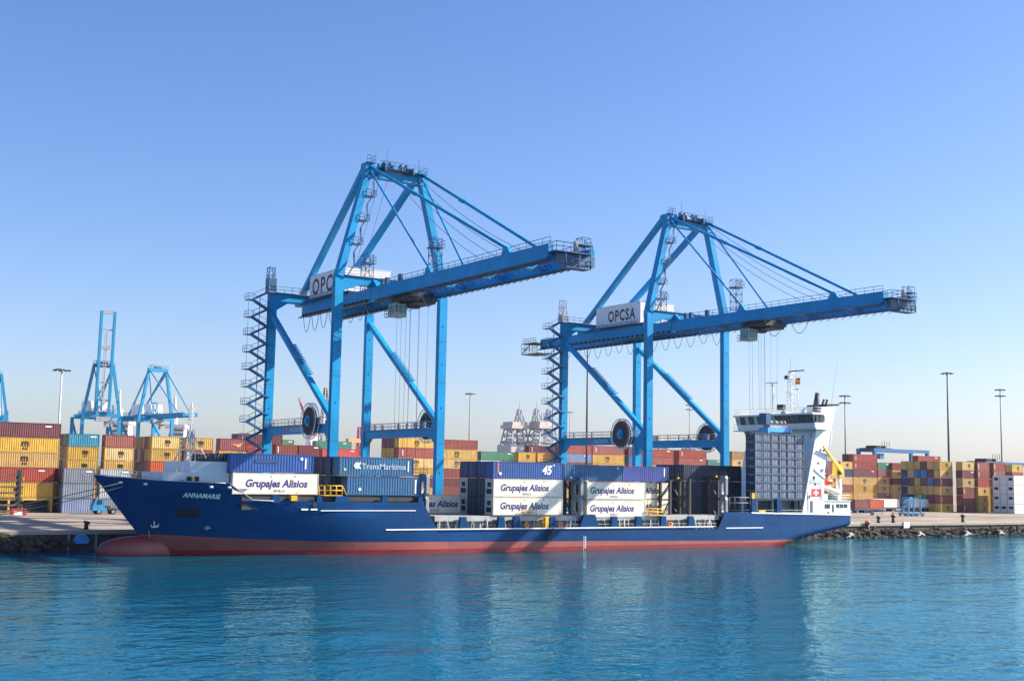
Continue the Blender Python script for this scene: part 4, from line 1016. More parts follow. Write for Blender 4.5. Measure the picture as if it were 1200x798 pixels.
    # cross beams between the leg frames
    b = MB(); b.box(-w2+.745, w2-.745, YL-.5, YL+.5, 39.7, 41.35); b.prism([(-w2+.745,39.7),(-w2+.745,38.2),(-w2+3.0,39.7)], 'y', YL-.45, YL+.45)
    lb = b.build('land_cross_beam', CRANE, root)
    b = MB(); b.rail([(-w2-1, YL-.9, 41.4), (w2, YL-.9, 41.4)], 1.15, 1.5, .045); b.box(-w2-1, w2, YL-1, YL+1, 41.36, 41.42); b.build('walkway_railing', STEEL, lb)
    b = MB(); b.prism([(-w2+.745,41.2),(-w2+.745,38.6),(-6.2,39.75),(6.2,39.75),(w2-.745,38.6),(w2-.745,41.2)], 'y', -.5, .5); sb = b.build('sea_cross_beam', CRANE, root)
    b = MB(); b.rail([(-w2+1, .7, 41.25), (w2-1, .7, 41.25)], 1.1, 1.8, .03); b.box(-w2+.8, w2-.8, -.8, .8, 41.202, 41.25); b.build('walkway_railing', STEEL, sb)
    # girders and boom
    yb = YL+.3 if not back else 45.6
    for s in (-1, 1):
        b = MB(); b.box(s*G-.45, s*G+.45, .35, yb, 37.65, 39.6); b.box(s*G-.62, s*G+.62, .35, yb, 37.45, 37.646); gd = b.build('girder', CRANE, root)
        b = MB(); b.box(s*G-1.25, s*G-.62, .4, yb, 37.2, 37.3)
        for k in range(int(yb/1.6)): b.box(s*G-1.2, s*G-.5, .6+k*1.6, .75+k*1.6, 37.3, 37.7)
        b.build('girder_walkway', DARK, gd)
        b = MB(); b.prism([(.15,37.75),(-51.3,37.75),(-51.6,38.0),(-51.6,39.55),(.15,39.65)], 'x', s*G-.45, s*G+.45); b.box(s*G-.6, s*G+.6, -51.2, .1, 37.58, 37.746); bg_ = b.build('boom_girder', CRANE, root)
        b = MB(); b.box(s*G+(.46 if s < 0 else -.46)-.4, s*G+(.46 if s < 0 else -.46)+.4, -51, 0, 37.35, 37.43)
        for k in range(30): b.tube([(s*G-.5*s, -1-k*1.68, 37.4), (s*G-1.6*s, -1-k*1.68, 36.75)], .05, 4)
        b.build('trolley_rail', DARK, bg_)
        b = MB()
        b.rail([(s*G+.4, -1, 39.62), (s*G+.4, -51, 39.55)], 1.1, 1.9, .045); b.build('boom_railing', CRANE_D, bg_)
        b = MB()
        for yy in (-18.9, -41.0): b = MB(); b.prism([(yy-1.2,39.5),(yy+1.2,39.5),(yy+.5,40.7),(yy-.3,40.7)], 'x', s*G-.3, s*G+.3); b.build('stay_bracket', CRANE, bg_)
        b = MB(); b.prism([(-2,39.6),(1.8,39.6),(1.0,40.9),(-.6,40.9)], 'x', s*G-.35, s*G+.35)
        b.build('stay_bracket', CRANE, bg_)
    for yy in (-50.6, -41, -30, -19, -8): b = MB(); b.box(-G+.46, G-.46, yy-.35, yy+.35, 37.9, 38.7); b.build('cross_tie', CRANE, root)
    for yy in (3, 14, 26): b = MB(); b.box(-G+.46, G-.46, yy-.35, yy+.35, 38.6, 39.4); b.build('cross_tie', CRANE, root)
    # upper mast legs, apex beam
    for s in (-1, 1):
        b = MB(); b.beam((s*w2, 0, 41.0), (s*5.1, 0, 59.6), 1.15, 1.5, 1.15, 1.4, up=(0,1,0)); ml = b.build('mast_leg', CRANE, root)
        b = MB(); b.box(s*5.1-.85, s*5.1+.85, -.8, .8, 58.2, 60.6); b.build('apex_head', CRANE, ml)
        if s < 0:
            b = MB()
            for t in (.30, .52, .75, .95):
                x = -w2+(w2-5.1)*t; z = 41+18.6*t; b.box(x+.6, x+2.4, -1.0, .9, z, z+.08); b.rail([(x+.6,-1,z),(x+2.4,-1,z),(x+2.4,.9,z)], 1.1, .9, .045)
            for k in range(9):
                t = k/9; x = -w2+(w2-5.1)*t; z = 41+18.6*t; t2 = (k+1)/9; xx = -w2+(w2-5.1)*t2; zz = 41+18.6*t2
                b.beam((x+1.2+(.7 if k % 2 else 0), -.85, z), (xx+1.2+(0 if k % 2 else .7), -.85, zz), .3, .1)
            b.build('mast_ladder', CRANE_D, ml)
    b = MB(); b.box(-4.2, 4.2, -.65, .65, 58.3, 59.5); ab = b.build('apex_beam', CRANE, root)
    b = MB(); b.box(-5.9, -4.3, -1.2, 1.2, 60.62, 60.68); b.box(-3.4, 5.4, -1.5, 1.2, 59.95, 60.02); b.rail([(-3.4,-1.5,60.02),(5.4,-1.5,60.02),(5.4,1.2,60.02),(-3.4,1.2,60.02)], 1.15, 1.3, .04); b.rail([(-5.9,-1.2,60.68),(-4.3,-1.2,60.68),(-4.3,1.2,60.68)], 1.15, .8, .04)
    b.box(-2.8,-2.5,-1.9,1.9,59.5,60.6); b.box(2.5,2.8,-1.9,1.9,59.5,60.6); b.build('apex_platform', CRANE_D, ab)
    b = MB()
    for x in (-2.3,-1.2,.9,1.9):
        b = MB(); b.disc((x, -.3, 60.75),'x', .62, .18, 18, .25); b.box(x-.2,x+.2,-.25,.25,60.03,60.8); b.build('rope_sheave', CRANE_D, ab)
    for x, zt in ((-1.6, 63.6), (4.6, 62.8)): b = MB(); b.tube([(x,0,60.02),(x,0,zt)],.05,4); b.build('warning_light_pole', CRANE_D, ab)
    for x0_, x1_, z0_ in ((-3.2,-2.7,60.03),(-.6,.3,60.03),(2.7,4.0,60.03)): b = MB(); b.prism([(-.8,z0_),(.8,z0_),(.4,z0_+.9),(-.4,z0_+.9)], 'x', x0_, x1_); b.build('apex_bracket', CRANE, ab)
    # stays
    for s in (-1, 1):
        b = MB(); b.tube([(s*5.0,-.6,59.4),(s*G,-18.9,40.5)], .17, 7); b.build('inner_forestay', CRANE, root)
        b = MB(); p, q = Vector((s*5.0,-.6,60.0)), Vector((s*G,-41,40.4)); b.tube([p,q], .26, 7)
        c = p.lerp(q,.36); b.beam(p.lerp(q,.345), p.lerp(q,.375), .6); b.build('outer_forestay', CRANE, root)
        b = MB(); b.beam((s*5.0,1.4,60.1),(s*G,30.2,40.9), .95, .95); b.box(s*5.0-.5, s*5.0+.5, .805, 2.0, 59.3, 60.7)
        b.prism([(YL+.5,41.3),(31.2,40.2),(31.2,41.4),(29.4,42.2)], 'x', s*G-.25, s*G+.25); b.build('backstay', CRANE, root)
        b = MB(); b.prism([(s*G-.6,39.62),(s*G+.6,39.62),(s*G+.6,41.0),(s*G-.6,41.0)], 'y', YL+.51, 31.3); b.build('backstay_foot', CRANE, root)
    b = MB()
    for k in range(4):
        x = -2.4+k*1.5; pts = [Vector((x,-.9,60.9)).lerp(Vector((x*1.3,-33-k*2,40.2)), t/8)-Vector((0,0,3.4*4*(t/8)*(1-t/8)*.45)) for t in range(9)]; b.tube(pts, .045, 4)
    for x in (-2.0,-.5): b.tube([(x,.6,60.8),(x-.3,9.5,44.5)], .03, 4)
    b.build('boom_hoist_rope', CABLE, root)
    # machinery house
    hy0, hy1, hx0, hx1, hz0, hz1 = 9.6, 24.4, -4.15, 4.7, 40.15, 44.45
    b = MB(); b.box(hx0, hx1, hy0, hy1, hz0, hz1); b.box(hx0-.06, hx1+.06, hy0-.06, hy1+.06, hz1, hz1+.12); mh = b.build('machinery_house', SIGNW, root)
    b = MB()
    for x in (-G, G): b.box(x-.3, x+.3, hy0+.5, hy1-.5, 39.62, 40.14)
    b.box(hx0-1.0, hx0-.065, hy0, hy1+1, 39.95, 40.05); b.rail([(hx0-1.0, hy1+1, 40.05), (hx0-1.0, hy0, 40.05)], 0.5, 1.6, .04); b.box(hx0-.06, hx1+1, hy0-1.2, hy0-.065, 40.03, 40.13); b.rail([(hx0, hy0-1.2, 40.13),(hx1+1, hy0-1.2, 40.13)], 1.1, 1.4, .045)
    b.build('house_walkway', CRANE_D, mh)
    sz, cy, zc, wd = letter
    me = text_mesh('sign_lettering', 'OPCSA', sz, LETTER, 1, 0, .09, spacing=1.2)
    cw = max(v.co.x for v in me.vertices)-min(v.co.x for v in me.vertices)
    for v in me.vertices: v.co.x *= wd/cw
    left_text(me, hx0-.015, cy, zc, mh, 'sign_lettering')
    b = MB()
    for k in range(6): b.box(hx0+.8+k*1.35, hx0+1.6+k*1.35, hy0-.03, hy0+.02, 41.3, 42.6+.25*(k % 2))
    b.box(hx1-1.6, hx1-.7, hy0-.035, hy0+.01, 40.3, 42.4); b.build('louvre', M('grey_beige_louvre', (.42,.38,.33), .6), mh)
    # access towers standing on the girders
    for (x, y, h) in ((-1.6, 6.2, 6.6), (1.2, -12.5, 7.0)):
        b = MB(); b.lattice((x,y,39.7),(x,y,39.7+h), 1.6, 1.6, 5, .055); b.box(x-1.1,x+1.1,y-1.1,y+1.1,39.7+h-1.6,39.7+h-1.5); b.rail([(x-1.1,y-1.1,39.7+h-1.5),(x+1.1,y-1.1,39.7+h-1.5),(x+1.1,y+1.1,39.7+h-1.5)], 1.1, 1.1, .04); b.box(x-1.2, x+1.2, y-.5, y+.5, 39.3, 39.7)
        b.build('access_tower', CRANE_D, root)
    b = MB()
    for y in (-3.5,-5,-9.5): b.box(-G-.3,-G+.3,y-.35,y+.35,39.62,40.8); b.box(G-.3,G+.3,y-.35,y+.35,39.62,40.6)
    b.build('boom_latch', CRANE_D, root)
    # zig-zag stair beside the bow-ward land leg
    st = MB(); x0, x1 = -w2-1.0, -w2-4.0; z = .2; k = 0; yy = YL
    while z < 40.5:
        a, c = (x0, x1) if k % 2 == 0 else (x1, x0); dz = 1.58
        ys_ = yy-.5 if k % 2 == 0 else yy+.5
        for dy in (-.38, .38): st.beam((a, ys_+dy, z), (c, ys_+dy, z+dz), .09, .34)
        for q in range(7): t = (q+.5)/7; st.box(a+(c-a)*t-.16, a+(c-a)*t+.16, ys_-.36, ys_+.36, z+dz*t-.02, z+dz*t+.02)
        st.tube([(a, ys_-.4, z+1.05), (c, ys_-.4, z+dz+1.05)], .04, 4)
        xl, xr = (c-.9, c+.1) if c < a else (c-.1, c+1.0)
        st.box(xl, xr, yy-1.0, yy+1.0, z+dz-.06, z+dz+.05)
        if c < a: st.rail([(xl, yy-1, z+dz), (xl, yy+1, z+dz)], 1.1, 1.0, .045); st.rail([(xl, yy-1, z+dz), (xr, yy-1, z+dz)], 1.1, 1.0, .045)
        z += dz; k += 1
    st.build('zigzag_stair', M('stair_blue_paint', (.015,.12,.30), .5, .2), root)
    b = MB(); b.tube([(x1-.85, yy-.9, .2), (x1-.85, yy-.9, 41)], .035, 4); b.tube([(-w2-1.9, yy+1.2, .2), (-w2-1.9, yy+1.2, 41)], .08, 5); b.build('stair_cable', STEEL, root)
    b = MB(); b.lattice((-w2-.4,YL,41.5),(-w2-.4,YL,46.0), 1.3, 1.1, 3, .07); b.box(-w2-1.1,-w2+.4,YL-.8,YL+.8,41.42,44.0 if not back else 43.0); b.build('lift_machine_housing', CRANE_D if not back else STEEL, root)
    # trolley, cab, hoist ropes, festoon
    ty = trolley_y; tr = MB(); tr.box(-G+.7, G-.7, ty-3.0, ty+3.0, 36.7, 37.3); tr.box(-2.4, 2.4, ty-2.4, ty+2.4, 37.3, 38.0)
    for x in (-1.8,-.6,.6,1.8): tr.disc((x, ty-1.6, 37.6),'x',.5,.2,12); tr.disc((x, ty+1.6, 37.6),'x',.5,.2,12)
    tr.beam((-2.9,ty-2.6,36.6),(-2.9,ty-4.4,37.4),.3); T = tr.build('trolley', DARK, root)
    b = MB(); cx0, cx1, cy0, cy1 = -3.3, -1.1, ty+.5, ty+2.7; b.box(cx0, cx1, cy0, cy1, 34.2, 34.4); b.box(cx0, cx1, cy0, cy1, 36.1, 36.3)
    for x in (cx0+.06, cx0+.75, cx0+1.45, cx1-.06):
        for y in (cy0+.05, cy1-.05): b.box(x-.06,x+.06,y-.06,y+.06,34.4,36.1)
    for y in (cy0+.75, cy0+1.45):
        for x in (cx0+.05, cx1-.05): b.box(x-.06,x+.06,y-.06,y+.06,34.4,36.1)
    b.box(cx0+.02,cx1-.02,cy0+.02,cy1-.02,34.4,34.8); b.box(-2.4,-2.0,ty+1.4,ty+1.8,36.3,36.75); b.rail([(cx0-.5,cy0-.2,34.2),(cx0-.5,cy1+.3,34.2),(cx1,cy1+.3,34.2)], 1.0, .7, .04); b.box(cx0-.55,cx0,cy0-.2,cy1+.3,34.12,34.2); CB = b.build('operator_cab', M('cab_grey_paint', (.40,.38,.34), .5, .3), root)
    b = MB(); b.box(cx0+.09, cx1-.09, cy0+.09, cy1-.09, 34.81, 36.09); b.build('cab_glass', M('cab_teal_glass', (.08,.24,.24), .1, .5, .9), CB)
    b = MB(); b.prism([(ty+.2,36.6),(ty+3.2,36.6),(ty+2.2,35.9),(ty+1.0,35.9)], 'x', -1.0, 1.6); b.box(-1.0,2.6,ty-2.6,ty+2.9,36.3,36.69); b.build('hoist_gear', DARK, root)
    b = MB(); drop = 21.6 if back else 9.0
    for x in (-2.2,-1.4,.2,1.8):
        for y in (ty-1.6, ty+1.6): b.tube([(x,y,36.7),(x*1.0,y*.0+ty+(y-ty)*.9,drop)], .028, 4)
    b.build('hoist_rope', CABLE, root)
    y = yb-3
    while y > ty+6:
        n = 10; wdt = 3.1; d = r.uniform(2.6,3.4); b = MB(); b.tube([(-G-1.4, y-wdt*t/n, 37.1-d*(1-(2*t/n-1)**2)) for t in range(n+1)], .055, 4); b.build('festoon_cable', CABLE, root); y -= wdt+.55
    y = ty-5
    for k in range(2): b = MB(); b.tube([(-G-1.4, y-k*6-5*t/10, 37.1-3.0*(1-(2*t/10-1)**2)) for t in range(11)], .055, 4); b.build('festoon_cable', CABLE, root)
    # platform beyond the boom tip
    b = MB(); b.box(-G-.5, G-1.4, -53.6, -51.65, 38.3, 38.42); b.rail([(-G-.5,-51.7,38.42),(-G-.5,-53.6,38.42),(G-1.4,-53.6,38.42),(G-1.4,-51.7,38.42)], 1.15, 1.1, .05)
    b.box(-G+.3,G-.3,-52.6,-51.65,36.9,38.29); b.box(-G+1.2,G-1.6,-53.5,-51.8,36.3,36.4); b.rail([(-G+1.2,-53.5,36.4),(G-1.6,-53.5,36.4),(G-1.6,-51.8,36.4)], 1.1, 1.1, .05)
    for x in (-G+1.2,0,G-1.6): b.beam((x,-53.4,36.3),(x,-53.4,38.3),.12)
    b.beam((-1,-53.4,36.4),(G-1.6,-53.4,38.3),.12); b.lattice((G-2.3,-52.7,38.4),(G-2.3,-52.7,40.6),1.4,1.4,2,.05); b.box(G-3.2,G-1.4,-53.6,-51.8,39.6,39.68)
    TP = b.build('tip_platform', CRANE_D, root)
    b = MB(); b.tube([(G-3.6,-52.8,38.43),(G-3.6,-52.8,40.0)], .38, 10); b.build('tip_motor', M('beige_motor', (.50,.42,.30), .6), TP)
    if back:
        b = MB(); b.box(-6.4,-2.2, 43.0, 49.5, 36.2, 36.32); b.rail([(-6.4,43,36.32),(-6.4,49.5,36.32),(-2.2,49.5,36.32)], 2.4, 1.1, .05); b.box(-6.4,-2.2,44,49.2,38.6,38.7); b.rail([(-6.2,44,38.7),(-6.2,49.2,38.7)], 1.1, 1.1, .05)
        b.beam((-6.3,45.6,38.6),(-6.3,49.4,36.5),.14); b.build('rear_platform', DARK, root)
    return root
def thing_child(name, parent):
    o = bpy.data.objects.new(name, None); COL.objects.link(o); o.parent = parent; o.empty_display_size = .3; return o
C1 = sts_crane(96.05, 'nearer blue quay crane over the ship forepart, its house sign partly hidden by a leg', False, -8.0, (4.1, 16.4, 42.2, 13.8), 1)
C2 = sts_crane(161.99, 'farther blue quay crane over the ship stern, whole sign readable, spreader lowered', True, -21.0, (3.2, 15.8, 42.15, 9.0), 2)
# spreader hanging from the farther crane
sp = thing('container_spreader', 'light blue lifting spreader hanging in front of the ship bridge', 'spreader', (164.8, 163.0, 20.1))
b = MB(); b.box(-3.0,3.0,-1.1,-.6,.2,1.0); b.box(-3.0,3.0,.6,1.1,.2,1.0); b.box(-1.2,1.2,-.59,.59,.3,.9)
b.box(-3.05,-2.6,-1.2,1.2,0,.95); b.box(2.6,3.05,-1.2,1.2,0,.95); b.build('spreader_frame', M('spreader_sky_blue', (.05,.36,.70), .45, .12), sp)
b = MB(); b.box(-2.2,2.2,-.8,.8,1.02,1.5)
for x in (-1.8,-.6,.8,1.7): b.disc((x,-.5,1.95),'x',.42,.2,14); b.disc((x,.5,1.95),'x',.42,.2,14)
b.build('head_block', STEEL, sp)
b = MB(); b.box(-3.2,-2.0,-.9,.9,1.55,3.6); b.build('cable_basket', CRANE_D, sp)
b = MB()
for x in (-2.95,2.95):
    for y in (-1.1,1.1): b.box(x-.08,x+.08,y-.08,y+.08,-.3,0)
b.build('twist_lock', DARK, sp)

# ================================================================== LIGHT MASTS
MASTM = M('mast_grey', (.26,.25,.24), .5, .15)
def mast(x, y, top, label, two=False, col=MASTM, rr=.3):
    t = thing('light_mast', label, 'light mast', (x, y, QZ), 'floodlight masts'); H = top-QZ
    b = MB(); b.tube([(0,0,0),(0,0,H)], rr*1.25, 10, r2=rr*.6); b.build('pole', col, t)
    for k, dz in enumerate((-.2,-2.6) if two else (-.4,)):
        b = MB(); b.disc((0,0,H+dz),'z',1.5,.22,16,.5); b.box(-1.4,1.4,-.08,.08,H+dz-.06,H+dz+.06); b.box(-.08,.08,-1.4,1.4,H+dz-.06,H+dz+.06); hd = b.build('head_frame', MASTM, t)
        b = MB()
        for q in range(8): a = q*math.pi/4; b = MB(); b.box(1.75*math.cos(a)-.28,1.75*math.cos(a)+.28,1.75*math.sin(a)-.28,1.75*math.sin(a)+.28,H+dz-.35,H+dz-.05); b.build('floodlight', DARK, hd)
mast(70.3, 300, 34.8, 'pale light mast beside the far left maroon-topped stack', False, M('mast_pale_grey', (.50,.48,.46), .5), .26)
mast(255.7, 420, 44.1, 'thin light mast right of the nearer crane', False)
mast(168.1, 225, 46, 'brownish pole with white foot standing inside the farther crane', False, M('mast_brown', (.16,.10,.09), .6), .26)
mast(435.5, 600, 50.4, 'faint small light mast between stairs and brown pole', False)
mast(441.8, 500, 51, 'faint light mast above the farther crane reel', True)
mast(337.6, 300, 41.9, 'two-ring light mast just right of the ship funnel', True)
mast(352.1, 268, 49.1, 'tallest light mast on the right side', False, M('mast_dark', (.09,.085,.08), .6), .36)
mast(426.4, 300, 48.8, 'two-ring light mast nearest the right edge', True)
b = MB(); b.tube([(168.1,225,QZ+.01),(168.1,225,11.5)], .42, 10); foot = b.build('pole_foot', WHITE); 
for o in list(COL.objects):
    if o.name.startswith('light_mast') and 'brownish' in o.get('label',''): foot.parent = o; foot.location = (-168.1,-225,-QZ)

# ================================================================== QUAY VEHICLES AND FURNITURE
# terminal tractor by the bow
tt = thing('terminal_tractor', 'blue terminal tractor with chassis parked behind the ship bow', 'tractor', (64.6, 246.0, QZ))
b = MB(); b.prism([(0,.75),(2.6,.75),(2.6,1.3),(2.0,1.4),(1.9,3.0),(.5,3.1),(.15,1.9),(0,1.6)], 'y', -1.2, 1.1); b.build('cab', M('tractor_blue', (.03,.27,.52), .4), tt)
b = MB(); b.add([(.62,-1.215,1.9),(1.7,-1.215,1.9),(1.7,-1.215,2.85),(.75,-1.215,2.85)], [(0,1,2,3)]); b.box(.2,.45,-.9,.8,1.9,2.8); b.build('window', GLASS, tt)
b = MB(); b.box(2.6,9.4,-.9,.8,.8,1.15); b.box(2.7,3.4,-.6,.6,1.15,1.6); b.build('chassis', DARK, tt)
for x in (1.2, 3.9, 7.6, 8.7):
    for y in (-1.15, .75):
        b = MB(); b.disc((x,y+.2,.52),'y',.52,.4,18); wh = b.build('wheel', BLACK, tt)
        b = MB(); b.disc((x,y-.02,.52),'y',.26,.06,12); b.build('rim', STEEL, wh)
b = MB(); b.box(7.6,8.2,-1.0,-.6,1.16,1.8); b.tube([(1.0,0,3.1),(1.0,0,3.4)],.12,8); b.build('beacon', ORANGE, tt)
# red and white barrier
bq = thing('quay_barrier', 'small red barrier with white panel on the quay at left', 'barrier', (48.9, 240.5, QZ))
b = MB(); b.box(0,.45,0,.6,0,1.25); b.box(2.2,2.65,0,.6,0,1.25); b.box(.45,2.2,.1,.5,.85,1.2); b.build('barrier_block', M('barrier_red', (.42,.03,.035), .6), bq)
b = MB(); b.box(.5,2.15,.15,.45,.1,.84); b.build('white_panel', LETTERW, bq)
# straddle carrier
sc_ = thing('straddle_carrier', 'light blue straddle carrier with four legs parked before the end-on stack', 'straddle carrier', (270.6, 219.5, QZ), rotz=R(-8)); sc_.scale = (.72, .72, .66)
SCB = M('carrier_blue', (.035,.22,.42), .5, .2)
b = MB()
for y in (0, 3.6):
    for x in (.6, 6.6): b.box(x-.22,x+.22,y-.22,y+.22,1.0,6.4)
    b.box(-.6,8.2,y-.35,y+.35,.85,1.4); b.box(-.8,8.0,y-.25,y+.25,6.405,6.9)
b.box(.3,.9,.25,3.35,6.45,6.85); b.box(6.3,6.9,.25,3.35,6.45,6.85); b.box(3.2,3.6,.25,3.35,6.45,6.85)
b.beam((.8,-.0,1.5),(2.4,0,6.3),.2); b.beam((6.4,0,1.5),(5.0,0,6.3),.16); b.build('carrier_frame', SCB, sc_)
b = MB(); b.box(-2.4,-.7,-.6,1.0,3.6,5.4); b.box(-2.6,-.5,-.7,1.1,5.4,5.6); b.box(-1.9,-1.2,0,.4,1.4,3.6); b.build('cab', SCB, sc_)
b = MB(); b.box(-2.3,-.8,-.63,-.61,4.2,5.2); b.box(-2.43,-2.41,-.4,.8,4.2,5.2); b.build('window', GLASS, sc_)
b = MB(); b.box(1.2,2.6,-.2,3.8,6.92,7.7); b.box(4.4,5.6,.4,3.0,6.92,7.4); b.tube([(6.6,0,6.9),(6.6,0,8.6)],.06,5); b.build('engine_housing', M('carrier_pale_blue', (.12,.33,.48), .5), sc_)
for x in (.2, 2.4, 5.0, 7.4):
    for y in (0, 3.6):
        b = MB(); b.disc((x,y,.62),'y',.62,.5,18); wh = b.build('wheel', BLACK, sc_)
        b = MB(); b.disc((x,y-.26,.62),'y',.3,.06,12); b.build('rim', STEEL, wh)
# trailers at right
def trailer(x, y, k, label, L, z=1.25, tl=''):
    t = thing('trailer', 'low flat trailer under the '+tl, 'trailer', (x-.2, y, QZ)); b = MB(); b.box(0,L+.4,.15,2.3,.85,1.2); b.box(L*.2,L*.2+.3,.3,2.1,0,.85); b.build('chassis', M('trailer_blue_grey', (.10,.16,.28), .6), t)
    for xx in (L*.75, L*.75+1.2):
        for yy in (.3, 2.1):
            b = MB(); b.disc((xx,yy,.48),'y',.48,.35,16); b.build('wheel', BLACK, t)
    container(x, y, QZ+z, L, 2.6, k, label, 'containers on trailers at the right quay', None, k == 'w')
trailer(278.4, 244, 'r', 'rust red container on a trailer just right of the ship stern', 6.06, tl='rust red container by the ship stern')
trailer(300.0, 256.0, 'w', 'white container on a trailer behind the orange-ended one', 12.19, tl='white container behind the orange red one')
trailer(315.0, 254.5, 'w', 'white container on a trailer behind the blue straddle carrier', 12.19, tl='white container behind the straddle carrier')
for i_, (x, k_, lab) in enumerate(((284.9, 'O', 'orange red container parked end to end with the rust red one'),)):
    trailer(x, 244.2, k_, lab, 6.06, tl='orange red container')
cb = thing('concrete_block', 'low grey concrete ballast block on the quay left of the straddle carrier', 'block', (266.0, 226.8, QZ)); b = MB(); b.prism([(0,0),(4.2,0),(4.0,.9),(.2,.9)], 'y', 0, 1.2); b.build('block_body', CONC, cb); b = MB()
for x in (1.0,3.2): b.tube([(x-.15,.6,.85),(x-.15,.6,1.1),(x+.15,.6,1.1),(x+.15,.6,.85)],.04,4)
b.build('lifting_loop', DARK, cb)
cn = thing('traffic_cone', 'orange traffic cone beside the orange red container', 'cone', (285.0, 236.0, QZ)); b = MB(); b.tube([(0,0,.05),(0,0,1.2)],.35,12,r2=.06); b.box(-.45,.45,-.45,.45,0,.06); b.build('cone_body', ORANGE, cn)
b = MB(); b.tube([(0,0,.5),(0,0,.72)],.265,12,r2=.21); b.build('white_band', LETTERW, cn)
# bollards and edge furniture
def bollard(x, label, col=DARK, h=1.0):
    t = thing('mooring_bollard', label, 'bollard', (x, QY+.9, QZ+.14), 'bollards on the quay edge')
    b = MB(); b.tube([(0,0,0),(0,0,h*.75)],.34,12,r2=.28); b.tube([(0,0,h*.7),(.1,0,h)],.5,12,r2=.46); b.build('post', col, t)
    b = MB(); b.disc((0,0,.04),'z',.62,.08,16); b.build('base_plate', RUST, t)
bollard(214.8, 'black bollard on the quay edge nearest the ship stern', DARK, 1.4)
bollard(219.6, 'black bollard on the quay edge above the white square sign', DARK, 1.7)
bollard(243.5, 'black bollard on the quay edge right of the white square sign', DARK, 1.7)
bollard(22.5, 'black bollard at far left holding the bow lines', DARK, 1.2)
bollard(47.2, 'black bollard on the quay edge above the blue fender bracket', DARK, 1.2)
oc = thing('orange_bollard', 'orange capped post on the quay edge right of the ship stern', 'bollard', (209.6, QY-.6, .2)); b = MB(); b.tube([(0,0,0),(0,0,2.6)],.42,12); b.build('post', DARK, oc); b = MB(); b.tube([(0,0,2.6),(0,0,3.2)],.62,12,r2=.5); b.build('cap', ORANGE, oc)
oc2 = thing('mooring_hook', 'yellow mooring hook on the quay right behind the ship stern', 'mooring hook', (199.0, QY+.8, QZ+.14)); b = MB(); b.box(0,1.5,0,1,.0,.6); b.tube([(.3,.5,.6),(.3,.5,1.1),(1.2,.5,1.2)],.2,8); b.build('hook_body', YELLOW, oc2)
b = MB(); b.box(-.2,1.7,-.2,1.2,0,.1); b.build('base_plate', DARK, oc2)
ws = thing('square_sign', 'white square sign fixed on the dark quay wall at right', 'sign', (221.5, QY-.42, 1.0)); b = MB(); b.box(0,1.9,0,.08,0,2.1); b.build('panel', LETTERW, ws); b = MB(); b.box(.2,.35,.09,.4,-.4,2.0); b.box(1.5,1.65,.09,.4,-.4,2.0); b.build('bracket', DARK, ws)
bf = thing('fender_bracket', 'bright blue fender bracket on the quay wall left of the bow', 'fender', (46.2, QY-.5, 1.0)); b = MB(); b.prism([(-.9,0),(.9,0),(1.1,.5),(.55,1.25),(-.55,1.25),(-1.1,.5)], 'y', -.5, .2); b.build('bracket', M('bracket_blue', (.03,.28,.62), .5), bf); b = MB()
for x in (-1.7, 2.1): b.box(x-.12,x+.12,-.15,.2,-.9,1.5)
b.build('side_post', STEEL, bf)
for x, lab in ((199.5,'nearest the ship stern'),(221.5,'below the white square sign'),(237.5,'third from the ship stern'),(249.5,'below the right-hand black bollard'),(272.5,'nearest the right edge')):
    t = thing('fender_slab', 'pale concrete slab with dark hollow on the waterline rocks, '+lab, 'fender block', (x, 177.2, .1), 'fender slabs along the right quay wall')
    b = MB(); b.prism([(0,0),(2.6,0),(2.9,.35),(1.2,1.15)], 'y', 0, 1.4); b.build('slab', M('pale_concrete', (.50,.46,.40), .8, .15), t)
    b = MB(); b.tube([(-.3,.6,.55),(.7,-.1,.9)],.42,10); b.build('rubber_fender', BLACK, t)

